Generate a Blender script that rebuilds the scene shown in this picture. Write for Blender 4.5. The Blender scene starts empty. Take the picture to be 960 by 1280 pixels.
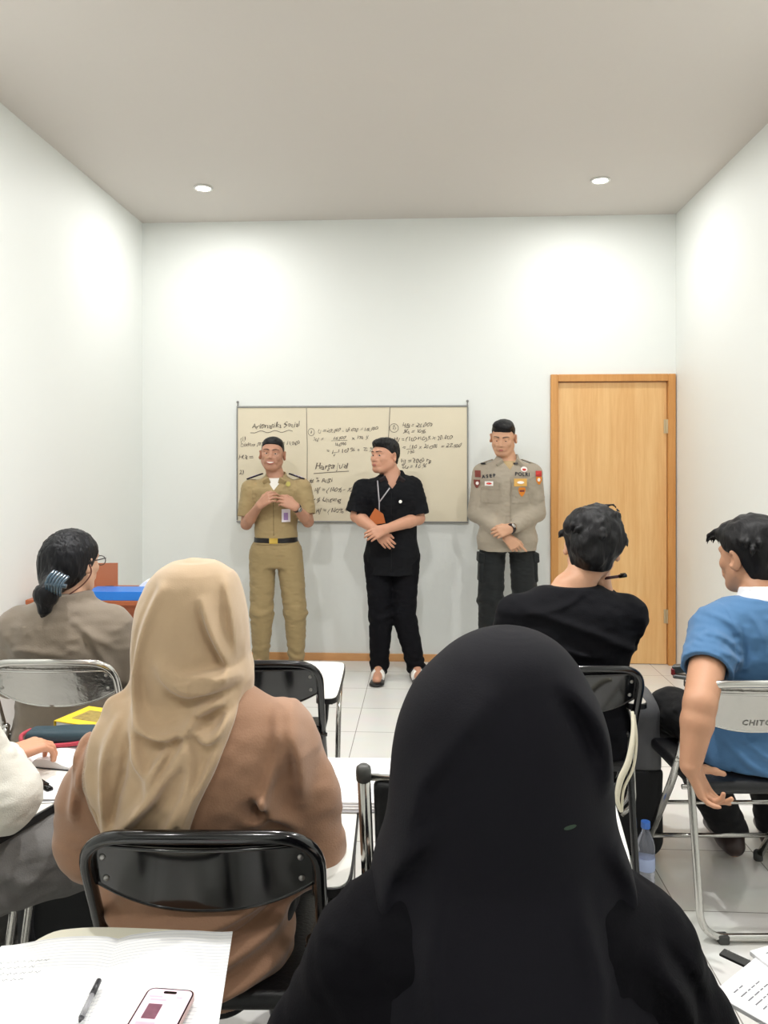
import bpy, math, random
import numpy as np
import openvdb as vdb
from mathutils import Vector, Matrix, Euler

C = bpy.context.scene.collection
PI = math.pi
TH = math.radians(3.04)           # the camera looks a little left of the room's axis
CAMZ = 1.46
FOC = 960.0

# ------------------------------------------------------------------ placing
def cw(X, D, z=0.0):
    """right-of-camera X, distance ahead D, height z  ->  room coordinates"""
    return Vector((X*math.cos(TH) - D*math.sin(TH), X*math.sin(TH) + D*math.cos(TH), z))
def sight(u, v, z):
    """the point of height z seen in direction (u, v)"""
    D = FOC*(CAMZ - z)/(v - 578.0)
    return cw((u-480)/960*D, D, z)

# ------------------------------------------------------------------ materials
def lin(c):
    c = c/255.0
    return c/12.92 if c <= 0.04045 else ((c+0.055)/1.055)**2.4
def rgb(r, g, b): return (lin(r), lin(g), lin(b), 1.0)
MATS = {}
def mat(name, col, rough=0.6, metal=0.0, bump=0.0, bscale=40.0, var=0.0, vscale=6.0, sheen=0.0, coat=0.0,
        trans=0.0, ior=1.45, emit=0.0, spec=0.5, stretch=(1, 1, 1), sss=0.0):
    if name in MATS: return MATS[name]
    m = bpy.data.materials.new(name); m.use_nodes = True
    nt = m.node_tree; N = nt.nodes; L = nt.links
    b = N['Principled BSDF']
    b.inputs['Base Color'].default_value = rgb(*col)
    b.inputs['Roughness'].default_value = rough
    b.inputs['Metallic'].default_value = metal
    b.inputs['IOR'].default_value = ior
    b.inputs['Specular IOR Level'].default_value = spec
    if sheen: b.inputs['Sheen Weight'].default_value = sheen; b.inputs['Sheen Roughness'].default_value = 0.5
    if coat: b.inputs['Coat Weight'].default_value = coat; b.inputs['Coat Roughness'].default_value = 0.1
    if trans: b.inputs['Transmission Weight'].default_value = trans
    if sss:
        b.inputs['Subsurface Weight'].default_value = sss
        b.inputs['Subsurface Radius'].default_value = (0.012, 0.005, 0.003); b.inputs['Subsurface Scale'].default_value = 1.0
    if emit:
        b.inputs['Emission Color'].default_value = rgb(*col); b.inputs['Emission Strength'].default_value = emit
    tc = N.new('ShaderNodeTexCoord'); mp = N.new('ShaderNodeMapping')
    mp.inputs['Scale'].default_value = stretch
    L.new(tc.outputs['Object'], mp.inputs['Vector'])
    if bump:
        nz = N.new('ShaderNodeTexNoise'); nz.inputs['Scale'].default_value = bscale; nz.inputs['Detail'].default_value = 4
        L.new(mp.outputs['Vector'], nz.inputs['Vector'])
        bp = N.new('ShaderNodeBump'); bp.inputs['Strength'].default_value = bump; bp.inputs['Distance'].default_value = 0.004
        L.new(nz.outputs['Fac'], bp.inputs['Height']); L.new(bp.outputs['Normal'], b.inputs['Normal'])
    if var:
        n2 = N.new('ShaderNodeTexNoise'); n2.inputs['Scale'].default_value = vscale; n2.inputs['Detail'].default_value = 5
        L.new(mp.outputs['Vector'], n2.inputs['Vector'])
        r = N.new('ShaderNodeMapRange'); r.inputs['To Min'].default_value = 1-var; r.inputs['To Max'].default_value = 1+var
        L.new(n2.outputs['Fac'], r.inputs['Value'])
        hs = N.new('ShaderNodeHueSaturation'); hs.inputs['Color'].default_value = rgb(*col)
        L.new(r.outputs['Result'], hs.inputs['Value']); L.new(hs.outputs['Color'], b.inputs['Base Color'])
    MATS[name] = m
    return m

# ------------------------------------------------------------------ objects
def setp(o, label=None, cat=None, group=None, kind=None):
    if label: o['label'] = label
    if cat: o['category'] = cat
    if group: o['group'] = group
    if kind: o['kind'] = kind
    return o
def thing(name, label, cat, loc=(0, 0, 0), rz=0.0, group=None):
    o = bpy.data.objects.new(name, None); C.objects.link(o)
    o.empty_display_size = 0.05
    o.location = loc; o.rotation_euler = (0, 0, rz)
    return setp(o, label, cat, group)
def link(name, me, m, parent=None, smooth=False):
    if m is not None:
        for mm in (m if isinstance(m, (list, tuple)) else [m]): me.materials.append(mm)
    if smooth: me.polygons.foreach_set('use_smooth', [True]*len(me.polygons))
    o = bpy.data.objects.new(name, me); C.objects.link(o)
    if parent is not None: o.parent = parent
    return o

class MB:
    """collects simple shapes into one mesh"""
    def __init__(s): s.v = []; s.f = []; s.mi = []; s.cur = 0
    def add(s, vs, fs):
        n = len(s.v); s.v += [tuple(p) for p in vs]
        s.f += [tuple(i+n for i in f) for f in fs]; s.mi += [s.cur]*len(fs)
    def box(s, c, half, R=None, bev=0.0):
        hx, hy, hz = half
        if bev <= 0:
            vs = [Vector((x*hx, y*hy, z*hz)) for x in (-1, 1) for y in (-1, 1) for z in (-1, 1)]
            fs = [(0, 1, 3, 2), (4, 6, 7, 5), (0, 4, 5, 1), (2, 3, 7, 6), (0, 2, 6, 4), (1, 5, 7, 3)]
        else:
            o = [(-hx+bev, -hy), (hx-bev, -hy), (hx, -hy+bev), (hx, hy-bev), (hx-bev, hy), (-hx+bev, hy), (-hx, hy-bev), (-hx, -hy+bev)]
            i = [(x*(1-bev/hx), y*(1-bev/hy)) for x, y in o]
            vs = [Vector((x, y, z)) for L, z in ((i, -hz), (o, -hz+bev), (o, hz-bev), (i, hz)) for x, y in L]
            fs = [tuple(range(7, -1, -1)), tuple(range(24, 32))]
            for k in range(3):
                for j in range(8):
                    a = k*8+j; b = k*8+(j+1) % 8
                    fs.append((a, b, b+8, a+8))
        c = Vector(c)
        vs = [c + (R @ p if R is not None else p) for p in vs]
        s.add(vs, fs)
    def prism(s, pts, z0, z1, M=None):
        n = len(pts)
        vs = [Vector((x, y, z0)) for x, y in pts] + [Vector((x, y, z1)) for x, y in pts]
        if M is not None: vs = [M @ p for p in vs]
        fs = [tuple(range(n-1, -1, -1)), tuple(range(n, 2*n))] + [(i, (i+1) % n, n+(i+1) % n, n+i) for i in range(n)]
        s.add(vs, fs)
    def tube(s, pts, r, seg=12, closed=False, caps=True):
        P = [Vector(p) for p in pts]; n = len(P)
        rr = r if isinstance(r, (list, tuple)) else [r]*n
        T = []
        for i in range(n):
            a = P[i-1] if (i > 0 or closed) else P[i]; b = P[(i+1) % n] if (i < n-1 or closed) else P[i]
            T.append((b-a).normalized())
        up = Vector((0, 0, 1)) if abs(T[0].z) < 0.9 else Vector((1, 0, 0))
        nrm = (up - T[0]*up.dot(T[0])).normalized()
        vs = []
        for i in range(n):
            if i: nrm = (nrm - T[i]*nrm.dot(T[i])).normalized()
            bn = T[i].cross(nrm)
            for k in range(seg):
                a = 2*PI*k/seg
                vs.append(P[i] + (nrm*math.cos(a) + bn*math.sin(a))*rr[i])
        fs = []
        m = n if closed else n-1
        for i in range(m):
            for k in range(seg):
                a = i*seg+k; b = i*seg+(k+1) % seg; j = ((i+1) % n)*seg
                fs.append((a, b, j+(k+1) % seg, j+k))
        if caps and not closed:
            fs.append(tuple(range(seg-1, -1, -1))); fs.append(tuple(range((n-1)*seg, n*seg)))
        s.add(vs, fs)
    def lathe(s, prof, c=(0, 0, 0), seg=24, M=None):
        vs = []; fs = []; n = len(prof); c = Vector(c)
        for r, z in prof:
            for k in range(seg):
                a = 2*PI*k/seg
                p = Vector((r*math.cos(a), r*math.sin(a), z))
                vs.append(c + (M @ p if M is not None else p))
        for i in range(n-1):
            for k in range(seg):
                fs.append((i*seg+k, i*seg+(k+1) % seg, (i+1)*seg+(k+1) % seg, (i+1)*seg+k))
        fs.append(tuple(range(seg-1, -1, -1))); fs.append(tuple(range((n-1)*seg, n*seg)))
        s.add(vs, fs)
    def ball(s, c, r, seg=16, rings=10, M=None):
        rx, ry, rz = r if isinstance(r, (tuple, list)) else (r, r, r)
        vs = [Vector((0, 0, -rz))]
        for i in range(1, rings):
            t = -PI/2 + PI*i/rings
            for k in range(seg):
                a = 2*PI*k/seg
                vs.append(Vector((rx*math.cos(t)*math.cos(a), ry*math.cos(t)*math.sin(a), rz*math.sin(t))))
        vs.append(Vector((0, 0, rz)))
        fs = []
        for k in range(seg): fs.append((0, 1+(k+1) % seg, 1+k))
        for i in range(rings-2):
            for k in range(seg):
                a = 1+i*seg
                fs.append((a+k, a+(k+1) % seg, a+seg+(k+1) % seg, a+seg+k))
        a = 1+(rings-2)*seg; t = len(vs)-1
        for k in range(seg): fs.append((a+k, a+(k+1) % seg, t))
        c = Vector(c)
        s.add([c + (M @ p if M is not None else p) for p in vs], fs)
    def build(s, name, m, parent=None, smooth=False, angle=None):
        me = bpy.data.meshes.new(name); me.from_pydata(s.v, [], s.f)
        if isinstance(m, (list, tuple)): me.polygons.foreach_set('material_index', s.mi)
        o = link(name, me, m, parent, smooth)
        if angle is not None:
            me.polygons.foreach_set('use_smooth', [True]*len(me.polygons))
            me.set_sharp_from_angle(angle=math.radians(angle))
        return o

def fillet(pts, rads, n=7):
    """polyline with its inner corners rounded"""
    P = [Vector(p) for p in pts]; out = [P[0]]
    if not isinstance(rads, (list, tuple)): rads = [rads]*(len(P)-2)
    for i in range(1, len(P)-1):
        a = (P[i-1]-P[i]); b = (P[i+1]-P[i]); r = min(rads[i-1], a.length*0.49, b.length*0.49)
        p0 = P[i]+a.normalized()*r; p2 = P[i]+b.normalized()*r
        for k in range(n+1):
            t = k/n; out.append(p0*(1-t)**2 + P[i]*2*t*(1-t) + p2*t*t)
    out.append(P[-1]); return out
def smooth_path(pts, n=6):
    P = [Vector(p) for p in pts]; out = []
    for i in range(len(P)-1):
        p0 = P[max(i-1, 0)]; p1 = P[i]; p2 = P[i+1]; p3 = P[min(i+2, len(P)-1)]
        for k in range(n):
            t = k/n
            out.append(0.5*((2*p1)+(p2-p0)*t+(2*p0-5*p1+4*p2-p3)*t*t+(3*p1-p0-3*p2+p3)*t**3))
    out.append(P[-1]); return out

# ------------------------------------------------------------------ distance fields for bodies and cloth
_rs = np.random.RandomState(7)
_LAT = _rs.rand(32, 32, 32).astype(np.float32)*2-1
def noise(p, scale, off=0.0):
    q = p/scale + off + 100.0
    i = np.floor(q).astype(int); f = (q-i).astype(np.float32); f = f*f*(3-2*f); i &= 31; j = (i+1) & 31
    x0, y0, z0 = i[:, 0], i[:, 1], i[:, 2]; x1, y1, z1 = j[:, 0], j[:, 1], j[:, 2]
    fx, fy, fz = f[:, 0], f[:, 1], f[:, 2]
    L = _LAT
    a = L[x0, y0, z0]*(1-fx)+L[x1, y0, z0]*fx; b = L[x0, y1, z0]*(1-fx)+L[x1, y1, z0]*fx
    c = L[x0, y0, z1]*(1-fx)+L[x1, y0, z1]*fx; d = L[x0, y1, z1]*(1-fx)+L[x1, y1, z1]*fx
    return (a*(1-fy)+b*fy)*(1-fz)+(c*(1-fy)+d*fy)*fz
BG = 0.10
FOLD = 1.0
class Fld:
    def __init__(s, lo, hi, h):
        s.h = h; s.lo = np.array(lo, float); s.n = np.ceil((np.array(hi)-s.lo)/h).astype(int)+1
        s.a = np.full(s.n, BG, np.float32)
    def copy(s, off=0.0):
        o = Fld.__new__(Fld); o.h = s.h; o.lo = s.lo; o.n = s.n; o.a = s.a - np.float32(off); return o
    def empty(s):
        o = Fld.__new__(Fld); o.h = s.h; o.lo = s.lo; o.n = s.n; o.a = np.full(s.n, BG, np.float32); return o
    def win(s, lo, hi):
        i0 = np.clip(np.floor((np.array(lo)-s.lo)/s.h).astype(int), 0, s.n)
        i1 = np.clip(np.ceil((np.array(hi)-s.lo)/s.h).astype(int)+1, 0, s.n)
        if np.any(i1 <= i0): return None, None
        ax = [(s.lo[k]+s.h*np.arange(i0[k], i1[k])).astype(np.float32) for k in range(3)]
        return tuple(slice(i0[k], i1[k]) for k in range(3)), (ax[0][:, None, None], ax[1][None, :, None], ax[2][None, None, :])
    def comb(s, sl, d, k, op):
        a = s.a[sl]
        if op == 'u':
            if k > 0:
                hh = np.maximum(k-np.abs(a-d), 0)/k; s.a[sl] = np.minimum(a, d)-hh*hh*k*0.25
            else: s.a[sl] = np.minimum(a, d)
        elif op == 's':
            d = -d
            if k > 0:
                hh = np.maximum(k-np.abs(a-d), 0)/k; s.a[sl] = np.maximum(a, d)+hh*hh*k*0.25
            else: s.a[sl] = np.maximum(a, d)
    def cap(s, a, b, ra, rb=None, k=0.02, op='u', flat=None):
        """tapered limb from a to b; flat=(axis, factor) squeezes its cross-section along axis"""
        a = np.array(a, float); b = np.array(b, float); rb = ra if rb is None else rb
        R = max(ra, rb)+k+3*s.h
        sl, g = s.win(np.minimum(a, b)-R, np.maximum(a, b)+R)
        if sl is None: return s
        ba = (b-a); L2 = max(float(ba@ba), 1e-9)
        px, py, pz = g[0]-a[0], g[1]-a[1], g[2]-a[2]
        t = np.clip((px*ba[0]+py*ba[1]+pz*ba[2])/L2, 0, 1).astype(np.float32)
        dx, dy, dz = px-t*ba[0], py-t*ba[1], pz-t*ba[2]
        q = dx*dx+dy*dy+dz*dz
        sc = 1.0
        if flat is not None:
            ax = np.array(flat[0], float); ax /= np.linalg.norm(ax); f = flat[1]
            c = dx*ax[0]+dy*ax[1]+dz*ax[2]
            q = q + c*c*(1/(f*f)-1); sc = 0.5+0.5*f
        d = (np.sqrt(q)-(ra+(rb-ra)*t))*sc
        s.comb(sl, d, k, op); return s
    def chain(s, pts, rads, k=0.02, op='u', flat=None):
        for i in range(len(pts)-1): s.cap(pts[i], pts[i+1], rads[i], rads[i+1], k, op, flat)
        return s
    def ell(s, c, r, k=0.02, op='u', R=None):
        c = np.array(c, float); r = np.array(r, float); m = r.max()+k+3*s.h
        sl, g = s.win(c-m, c+m)
        if sl is None: return s
        px, py, pz = g[0]-c[0], g[1]-c[1], g[2]-c[2]
        if R is not None:
            R = np.array(R)[:3, :3]
            qx = px*R[0, 0]+py*R[1, 0]+pz*R[2, 0]; qy = px*R[0, 1]+py*R[1, 1]+pz*R[2, 1]; qz = px*R[0, 2]+py*R[1, 2]+pz*R[2, 2]
            px, py, pz = qx, qy, qz
        k0 = np.sqrt((px/r[0])**2+(py/r[1])**2+(pz/r[2])**2)
        k1 = np.sqrt((px/r[0]**2)**2+(py/r[1]**2)**2+(pz/r[2]**2)**2)+1e-6
        s.comb(sl, (k0*(k0-1)/k1).astype(np.float32), k, op); return s
    def rbox(s, c, half, r, k=0.0, op='u', R=None):
        c = np.array(c, float); hf = np.array(half, float); m = np.linalg.norm(hf)+k+3*s.h
        sl, g = s.win(c-m, c+m)
        if sl is None: return s
        px, py, pz = g[0]-c[0], g[1]-c[1], g[2]-c[2]
        if R is not None:
            R = np.array(R)[:3, :3]
            qx = px*R[0, 0]+py*R[1, 0]+pz*R[2, 0]; qy = px*R[0, 1]+py*R[1, 1]+pz*R[2, 1]; qz = px*R[0, 2]+py*R[1, 2]+pz*R[2, 2]
            px, py, pz = qx, qy, qz
        qx, qy, qz = np.abs(px)-hf[0]+r, np.abs(py)-hf[1]+r, np.abs(pz)-hf[2]+r
        d = np.sqrt(np.maximum(qx, 0)**2+np.maximum(qy, 0)**2+np.maximum(qz, 0)**2)+np.minimum(np.maximum(qx, np.maximum(qy, qz)), 0)-r
        s.comb(sl, d.astype(np.float32), k, op); return s
    def loft(s, sec, k=0.02, op='u', cap0=True, cap1=True, n=2.0, rnd=0.02):
        """stack of horizontal ellipses: sec = (z, cx, cy, half width, half depth)"""
        S = np.array(sorted(sec), float); zz = np.linspace(S[0, 0], S[-1, 0], 80)
        cols = []
        d = np.gradient(S, S[:, 0], axis=0)
        idx = np.clip(np.searchsorted(S[:, 0], zz)-1, 0, len(S)-2)
        h = S[idx+1, 0]-S[idx, 0]; t = (zz-S[idx, 0])/h
        for c in range(1, 5):
            p0, p1 = S[idx, c], S[idx+1, c]
            sl0 = (S[idx+1, c]-S[idx, c])/h
            lim = 3*np.abs(sl0); m0 = np.clip(d[idx, c], -lim, lim); m1 = np.clip(d[idx+1, c], -lim, lim)
            cols.append((2*t**3-3*t*t+1)*p0+(t**3-2*t*t+t)*h*m0+(-2*t**3+3*t*t)*p1+(t**3-t*t)*h*m1)
        w = S[:, 3].max(); dd = S[:, 4].max(); m = k+3*s.h
        sl, g = s.win((S[:, 1].min()-w-m, S[:, 2].min()-dd-m, S[0, 0]-m), (S[:, 1].max()+w+m, S[:, 2].max()+dd+m, S[-1, 0]+m))
        z = g[2][0, 0, :]
        cx, cy, ww, dp = [np.interp(z, zz, c).astype(np.float32)[None, None, :] for c in cols]
        x = g[0]-cx; y = g[1]-cy
        if n == 2.0: k0 = np.sqrt((x/ww)**2+(y/dp)**2)
        else: k0 = ((np.abs(x)/ww)**n+(np.abs(y)/dp)**n)**(1/n)
        k1 = np.sqrt((x/ww**2)**2+(y/dp**2)**2)+1e-5
        d = k0*(k0-1)/k1
        d = np.minimum(np.maximum(d, -0.12), 0.2)
        zc = g[2]
        for on, e in ((cap0, S[0, 0]-zc), (cap1, zc-S[-1, 0])):
            if on:
                kk = rnd; hh = np.maximum(kk-np.abs(d-e), 0)/kk; d = np.maximum(d, e)+hh*hh*kk*0.25
        s.comb(sl, d.astype(np.float32), k, op); return s
    def near(s, lim=0.03, lo=-9.0):
        idx = np.nonzero((s.a < lim) & (s.a > lo))
        p = np.stack([s.lo[k]+s.h*idx[k] for k in range(3)], 1)
        return idx, p
    def disp(s, fn, lim=0.03):
        idx, p = s.near(lim, -lim); s.a[idx] -= fn(p).astype(np.float32); return s
    def clip(s, fn, k=0.0):
        """keep only where fn(p) < 0"""
        idx, p = s.near(BG*0.9); a = s.a[idx]; e = fn(p)
        if k > 0:
            hh = np.maximum(k-np.abs(a-e), 0)/k; s.a[idx] = np.maximum(a, e)+hh*hh*k*0.25
        else: s.a[idx] = np.maximum(a, e)
        return s
    def minus(s, o, off=0.0):
        s.a = np.maximum(s.a, -(o.a-off)); return s
    def at(s, p):
        q = (np.array(p, float)-s.lo)/s.h; i = np.clip(np.floor(q).astype(int), 0, s.n-2); f = q-i
        c = s.a[i[0]:i[0]+2, i[1]:i[1]+2, i[2]:i[2]+2]
        c = c[0]*(1-f[0])+c[1]*f[0]; c = c[0]*(1-f[1])+c[1]*f[1]
        return float(c[0]*(1-f[2])+c[1]*f[2])
    def skin_y(s, x, z, side=1):
        """y of the surface at (x, z), looking from the front (side=1) or from behind (-1)"""
        qx = (x-s.lo[0])/s.h; qz = (z-s.lo[2])/s.h
        i = int(min(max(qx, 0), s.n[0]-2)); k = int(min(max(qz, 0), s.n[2]-2)); fx = min(max(qx-i, 0), 1); fz = min(max(qz-k, 0), 1)
        col = (s.a[i, :, k]*(1-fx)+s.a[i+1, :, k]*fx)*(1-fz)+(s.a[i, :, k+1]*(1-fx)+s.a[i+1, :, k+1]*fx)*fz
        idx = np.nonzero(col < 0)[0]
        if len(idx) == 0: return None
        if side > 0:
            j = idx[-1]
            if j+1 >= len(col): return s.lo[1]+s.h*j
            f = col[j]/(col[j]-col[j+1]); return s.lo[1]+s.h*(j+f)
        j = idx[0]
        if j == 0: return s.lo[1]
        f = col[j]/(col[j]-col[j-1]); return s.lo[1]+s.h*(j-f)
    def ridge(s, pts, r=0.01, lift=0.0, k=0.03, side=-1, op='u', taper=True, y0=0.06):
        """soft fold (u) or crease (s) along a line of (x, z) points drawn on the surface"""
        P = [(p.x, p.z) for p in smooth_path([(x, 0, z) for x, z in pts], 4)]
        amp = FOLD*(0.80*r+0.6*lift)*(1 if op == 'u' else -0.7); w = r*0.62+k*0.15; m = 2.4*w
        xs = [p[0] for p in P]; zs = [p[1] for p in P]
        sl, g = s.win((min(xs)-m, s.lo[1], min(zs)-m), (max(xs)+m, s.lo[1]+s.h*s.n[1], max(zs)+m))
        if sl is None: return s
        X = g[0][:, 0, 0][:, None]; Z = g[2][0, 0, :][None, :]; best = np.full((X.shape[0], Z.shape[1]), 1e9); tt = np.zeros_like(best); n = len(P)-1
        for i in range(n):
            ax, az = P[i]; ex, ez = P[i+1][0]-ax, P[i+1][1]-az; t = np.clip(((X-ax)*ex+(Z-az)*ez)/(ex*ex+ez*ez+1e-12), 0, 1)
            d = (X-ax-ex*t)**2+(Z-az-ez*t)**2; u = d < best; best = np.where(u, d, best); tt = np.where(u, (i+t)/n, tt)
        D = amp*np.exp(-best/(w*w))*(np.sin(PI*np.clip(tt*0.88+0.06, 0, 1))**0.6)
        a = s.a[sl]; y = g[1]; mk = (np.abs(a) < 0.035) & ((y*side > -y0) if side > 0 else (y < y0))
        s.a[sl] = a-np.where(mk, D[:, None, :], 0).astype(np.float32); return s
    def mesh(s, name, m, parent=None, adapt=0.0, keep=True):
        g = vdb.FloatGrid(background=s.h*4); arr = np.clip(s.a, -s.h*4, s.h*4)
        g.copyFromArray(arr, tolerance=1e-6)
        g.transform = vdb.createLinearTransform(s.h)
        pts, tri, quad = g.convertToPolygons(isovalue=0.0, adaptivity=adapt)
        pts = np.array(pts, np.float32)+s.lo.astype(np.float32)
        me = bpy.data.meshes.new(name)
        nt, nq = len(tri), len(quad)
        me.vertices.add(len(pts)); me.vertices.foreach_set('co', pts.ravel())
        loops = np.concatenate([np.array(tri)[:, ::-1].ravel() if nt else np.zeros(0, int), np.array(quad)[:, ::-1].ravel() if nq else np.zeros(0, int)]).astype(np.int32)
        me.loops.add(len(loops)); me.loops.foreach_set('vertex_index', loops)
        me.polygons.add(nt+nq)
        st = np.concatenate([np.arange(nt)*3, nt*3+np.arange(nq)*4]).astype(np.int32)
        me.polygons.foreach_set('loop_start', st)
        me.polygons.foreach_set('use_smooth', [True]*(nt+nq))
        me.update(calc_edges=True); me.validate()
        return link(name, me, m, parent)

def poly_sdf(poly):
    """signed distance to a polygon, as a function of two coordinate arrays"""
    P = np.array(poly, float); Q = np.roll(P, -1, 0)
    def fn(x, y):
        d = np.full(x.shape, 1e9); inside = np.zeros(x.shape, bool)
        for a, b in zip(P, Q):
            e = b-a; wx, wy = x-a[0], y-a[1]
            t = np.clip((wx*e[0]+wy*e[1])/(e@e), 0, 1)
            d = np.minimum(d, (wx-e[0]*t)**2+(wy-e[1]*t)**2)
            c = ((a[1] <= y) != (b[1] <= y)) & (x < (b[0]-a[0])*(y-a[1])/((b[1]-a[1]) if abs(b[1]-a[1]) > 1e-9 else 1e-9)+a[0])
            inside ^= c
        d = np.sqrt(d); return np.where(inside, -d, d)
    return fn

def patch(fld, name, x, z, w, h, m, parent, side=1, lift=0.002, thick=0.003, nx=8, nz=8, round_=False, shape=None, rot=0.0, label=None):
    """a small piece of cloth or card that follows the garment's surface"""
    cr, sr = math.cos(rot), math.sin(rot); pts = []; fs = []
    def P(a, b):
        X = x+a*cr-b*sr; Z = z+a*sr+b*cr
        y = fld.skin_y(X, Z, side)
        return (X, y, Z)
    if shape is None and not round_:
        grid = [[(w*(i/nx-0.5), h*(j/nz-0.5)) for i in range(nx+1)] for j in range(nz+1)]
    elif round_:
        grid = [[(w/2*j/nz*math.cos(2*PI*i/nx), h/2*j/nz*math.sin(2*PI*i/nx)) for i in range(nx+1)] for j in range(nz+1)]
    else:   # outline given as left/right offsets from top to bottom (fractions)
        grid = []
        for j in range(nz+1):
            t = 1-j/nz
            ts = [q[0] for q in shape]; ws = [q[1] for q in shape]
            hw = float(np.interp(t, ts[::-1] if ts[0] > ts[-1] else ts, ws[::-1] if ts[0] > ts[-1] else ws))
            grid.append([(w*hw*(i/nx-0.5), h*(0.5-t)) for i in range(nx+1)])
    ys = []
    for row in grid:
        for a, b in row: p = P(a, b); pts.append(p); ys.append(p[1])
    good = [y for y in ys if y is not None]
    if not good: return None
    med = sorted(good)[len(good)//2]
    top = [(p[0], (p[1] if p[1] is not None and abs(p[1]-med) < 0.06 else med)+side*(lift+thick), p[2]) for p in pts]
    bot = [(p[0], q[1]-side*(thick+0.002), p[2]) for p, q in zip(pts, top)]
    W = nx+1; H = nz+1; n = len(top)
    for j in range(H-1):
        for i in range(W-1):
            a = j*W+i; f = (a, a+1, a+W+1, a+W)
            fs.append(f); fs.append(tuple(n+q for q in reversed(f)))
    if not round_:
        edge = [i for i in range(W)]+[j*W+W-1 for j in range(1, H)]+[(H-1)*W+i for i in range(W-2, -1, -1)]+[j*W for j in range(H-2, 0, -1)]
    else: edge = [(H-1)*W+i for i in range(W-1, -1, -1)]
    E = edge+[edge[0]]
    for a, b in zip(E[:-1], E[1:]): fs.append((b, a, a+n, b+n))
    me = bpy.data.meshes.new(name); me.from_pydata(top+bot, [], fs); me.validate()
    o = link(name, me, m, parent)
    if label: o['label'] = label
    return o

def text_mesh(s, size, bold=0.0, shear=0.0, extrude=0.0004, space=1.0):
    cu = bpy.data.curves.new('t', 'FONT'); cu.body = s; cu.size = size; cu.offset = bold; cu.shear = shear
    cu.extrude = extrude; cu.space_character = space; cu.resolution_u = 2; cu.align_x = 'LEFT'
    o = bpy.data.objects.new('t', cu); C.objects.link(o)
    dg = bpy.context.evaluated_depsgraph_get(); me = bpy.data.meshes.new_from_object(o.evaluated_get(dg))
    bpy.data.objects.remove(o); bpy.data.curves.remove(cu)
    return me
# ------------------------------------------------------------------ human figure
def V(*a): return np.array(a, float)
def unit(v): v = np.array(v, float); return v/np.linalg.norm(v)
class Frame:
    """head frame: x to the person's right, y forward (nose), z up"""
    def __init__(s, c, yaw=0, pitch=0, roll=0, sc=1.0):
        s.c = np.array(c, float); s.sc = sc
        s.M = np.array((Matrix.Rotation(math.radians(yaw), 3, 'Z') @ Matrix.Rotation(math.radians(pitch), 3, 'X') @ Matrix.Rotation(math.radians(roll), 3, 'Y')))
    def p(s, x, y, z): return s.c + s.M @ (np.array([x, y, z], float)*s.sc)
    def inv(s, P): return ((P-s.c) @ s.M)/s.sc
    def mat4(s):
        m = Matrix.Identity(4)
        for i in range(3):
            for j in range(3): m[i][j] = float(s.M[i, j]*s.sc)
            m[i][3] = float(s.c[i])
        return m

def head_prims(F, H, jaw=1.0, ears=True, face=True, smile=0.0):
    S = H.sc
    def e(x, y, z, rx, ry, rz, k=0.02, op='u'): F.ell(H.p(x, y, z), (rx*S, ry*S, rz*S), k*S, op, H.M)
    def c(a, b, ra, rb, k=0.01, op='u'): F.cap(H.p(*a), H.p(*b), ra*S, rb*S, k*S, op)
    e(0, -0.012, 0.032, 0.076, 0.096, 0.082)
    e(0, 0.022, -0.022, 0.066*jaw, 0.068, 0.082, 0.03)
    e(0, 0.058, -0.088, 0.030*jaw, 0.026, 0.021, 0.03)
    for q in (-1, 1):
        c((q*0.056*jaw, 0.0, -0.05), (q*0.026, 0.058, -0.09), 0.017, 0.014, 0.03)
    if not face: pass
    else:
        for q in (-1, 1):
            e(q*0.041, 0.062, -0.020, 0.020, 0.018, 0.018, 0.02)
            c((q*0.012, 0.084, 0.026), (q*0.048, 0.070, 0.027), 0.008, 0.008, 0.016)
        for q in (-1, 1): e(q*0.031, 0.096, 0.006, 0.016, 0.014, 0.011, 0.012, 's')
        c((0, 0.083, 0.012), (0, 0.101, -0.022), 0.0075, 0.0105, 0.012)
        e(0, 0.101, -0.026, 0.011, 0.011, 0.009, 0.008)
        for q in (-1, 1):
            e(q*0.0125, 0.093, -0.030, 0.0085, 0.009, 0.0075, 0.006)
            c((q*0.024, 0.086, -0.032), (q*(0.034+0.006*smile), 0.076, -0.058), 0.008, 0.008, 0.012)
        e(0, 0.080, -0.055, 0.028, 0.018, 0.018, 0.014)
        w = 0.022+0.007*smile
        F.chain([H.p(-w, 0.083, -0.056+0.006*smile), H.p(0, 0.096, -0.060), H.p(w, 0.083, -0.056+0.006*smile)], [0.0022*S, 0.003*S, 0.0022*S], 0.004*S, 's')
    if ears:
        for q in (-1, 1):
            R = np.array(Matrix.Rotation(math.radians(-q*34), 3, 'Z'))
            F.ell(H.p(q*0.085, -0.012, -0.006), (0.009*S, 0.021*S, 0.034*S), 0.008*S, 'u', H.M @ R)
            F.ell(H.p(q*0.093, -0.004, -0.004), (0.006*S, 0.010*S, 0.018*S), 0.006*S, 's', H.M @ R)

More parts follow.
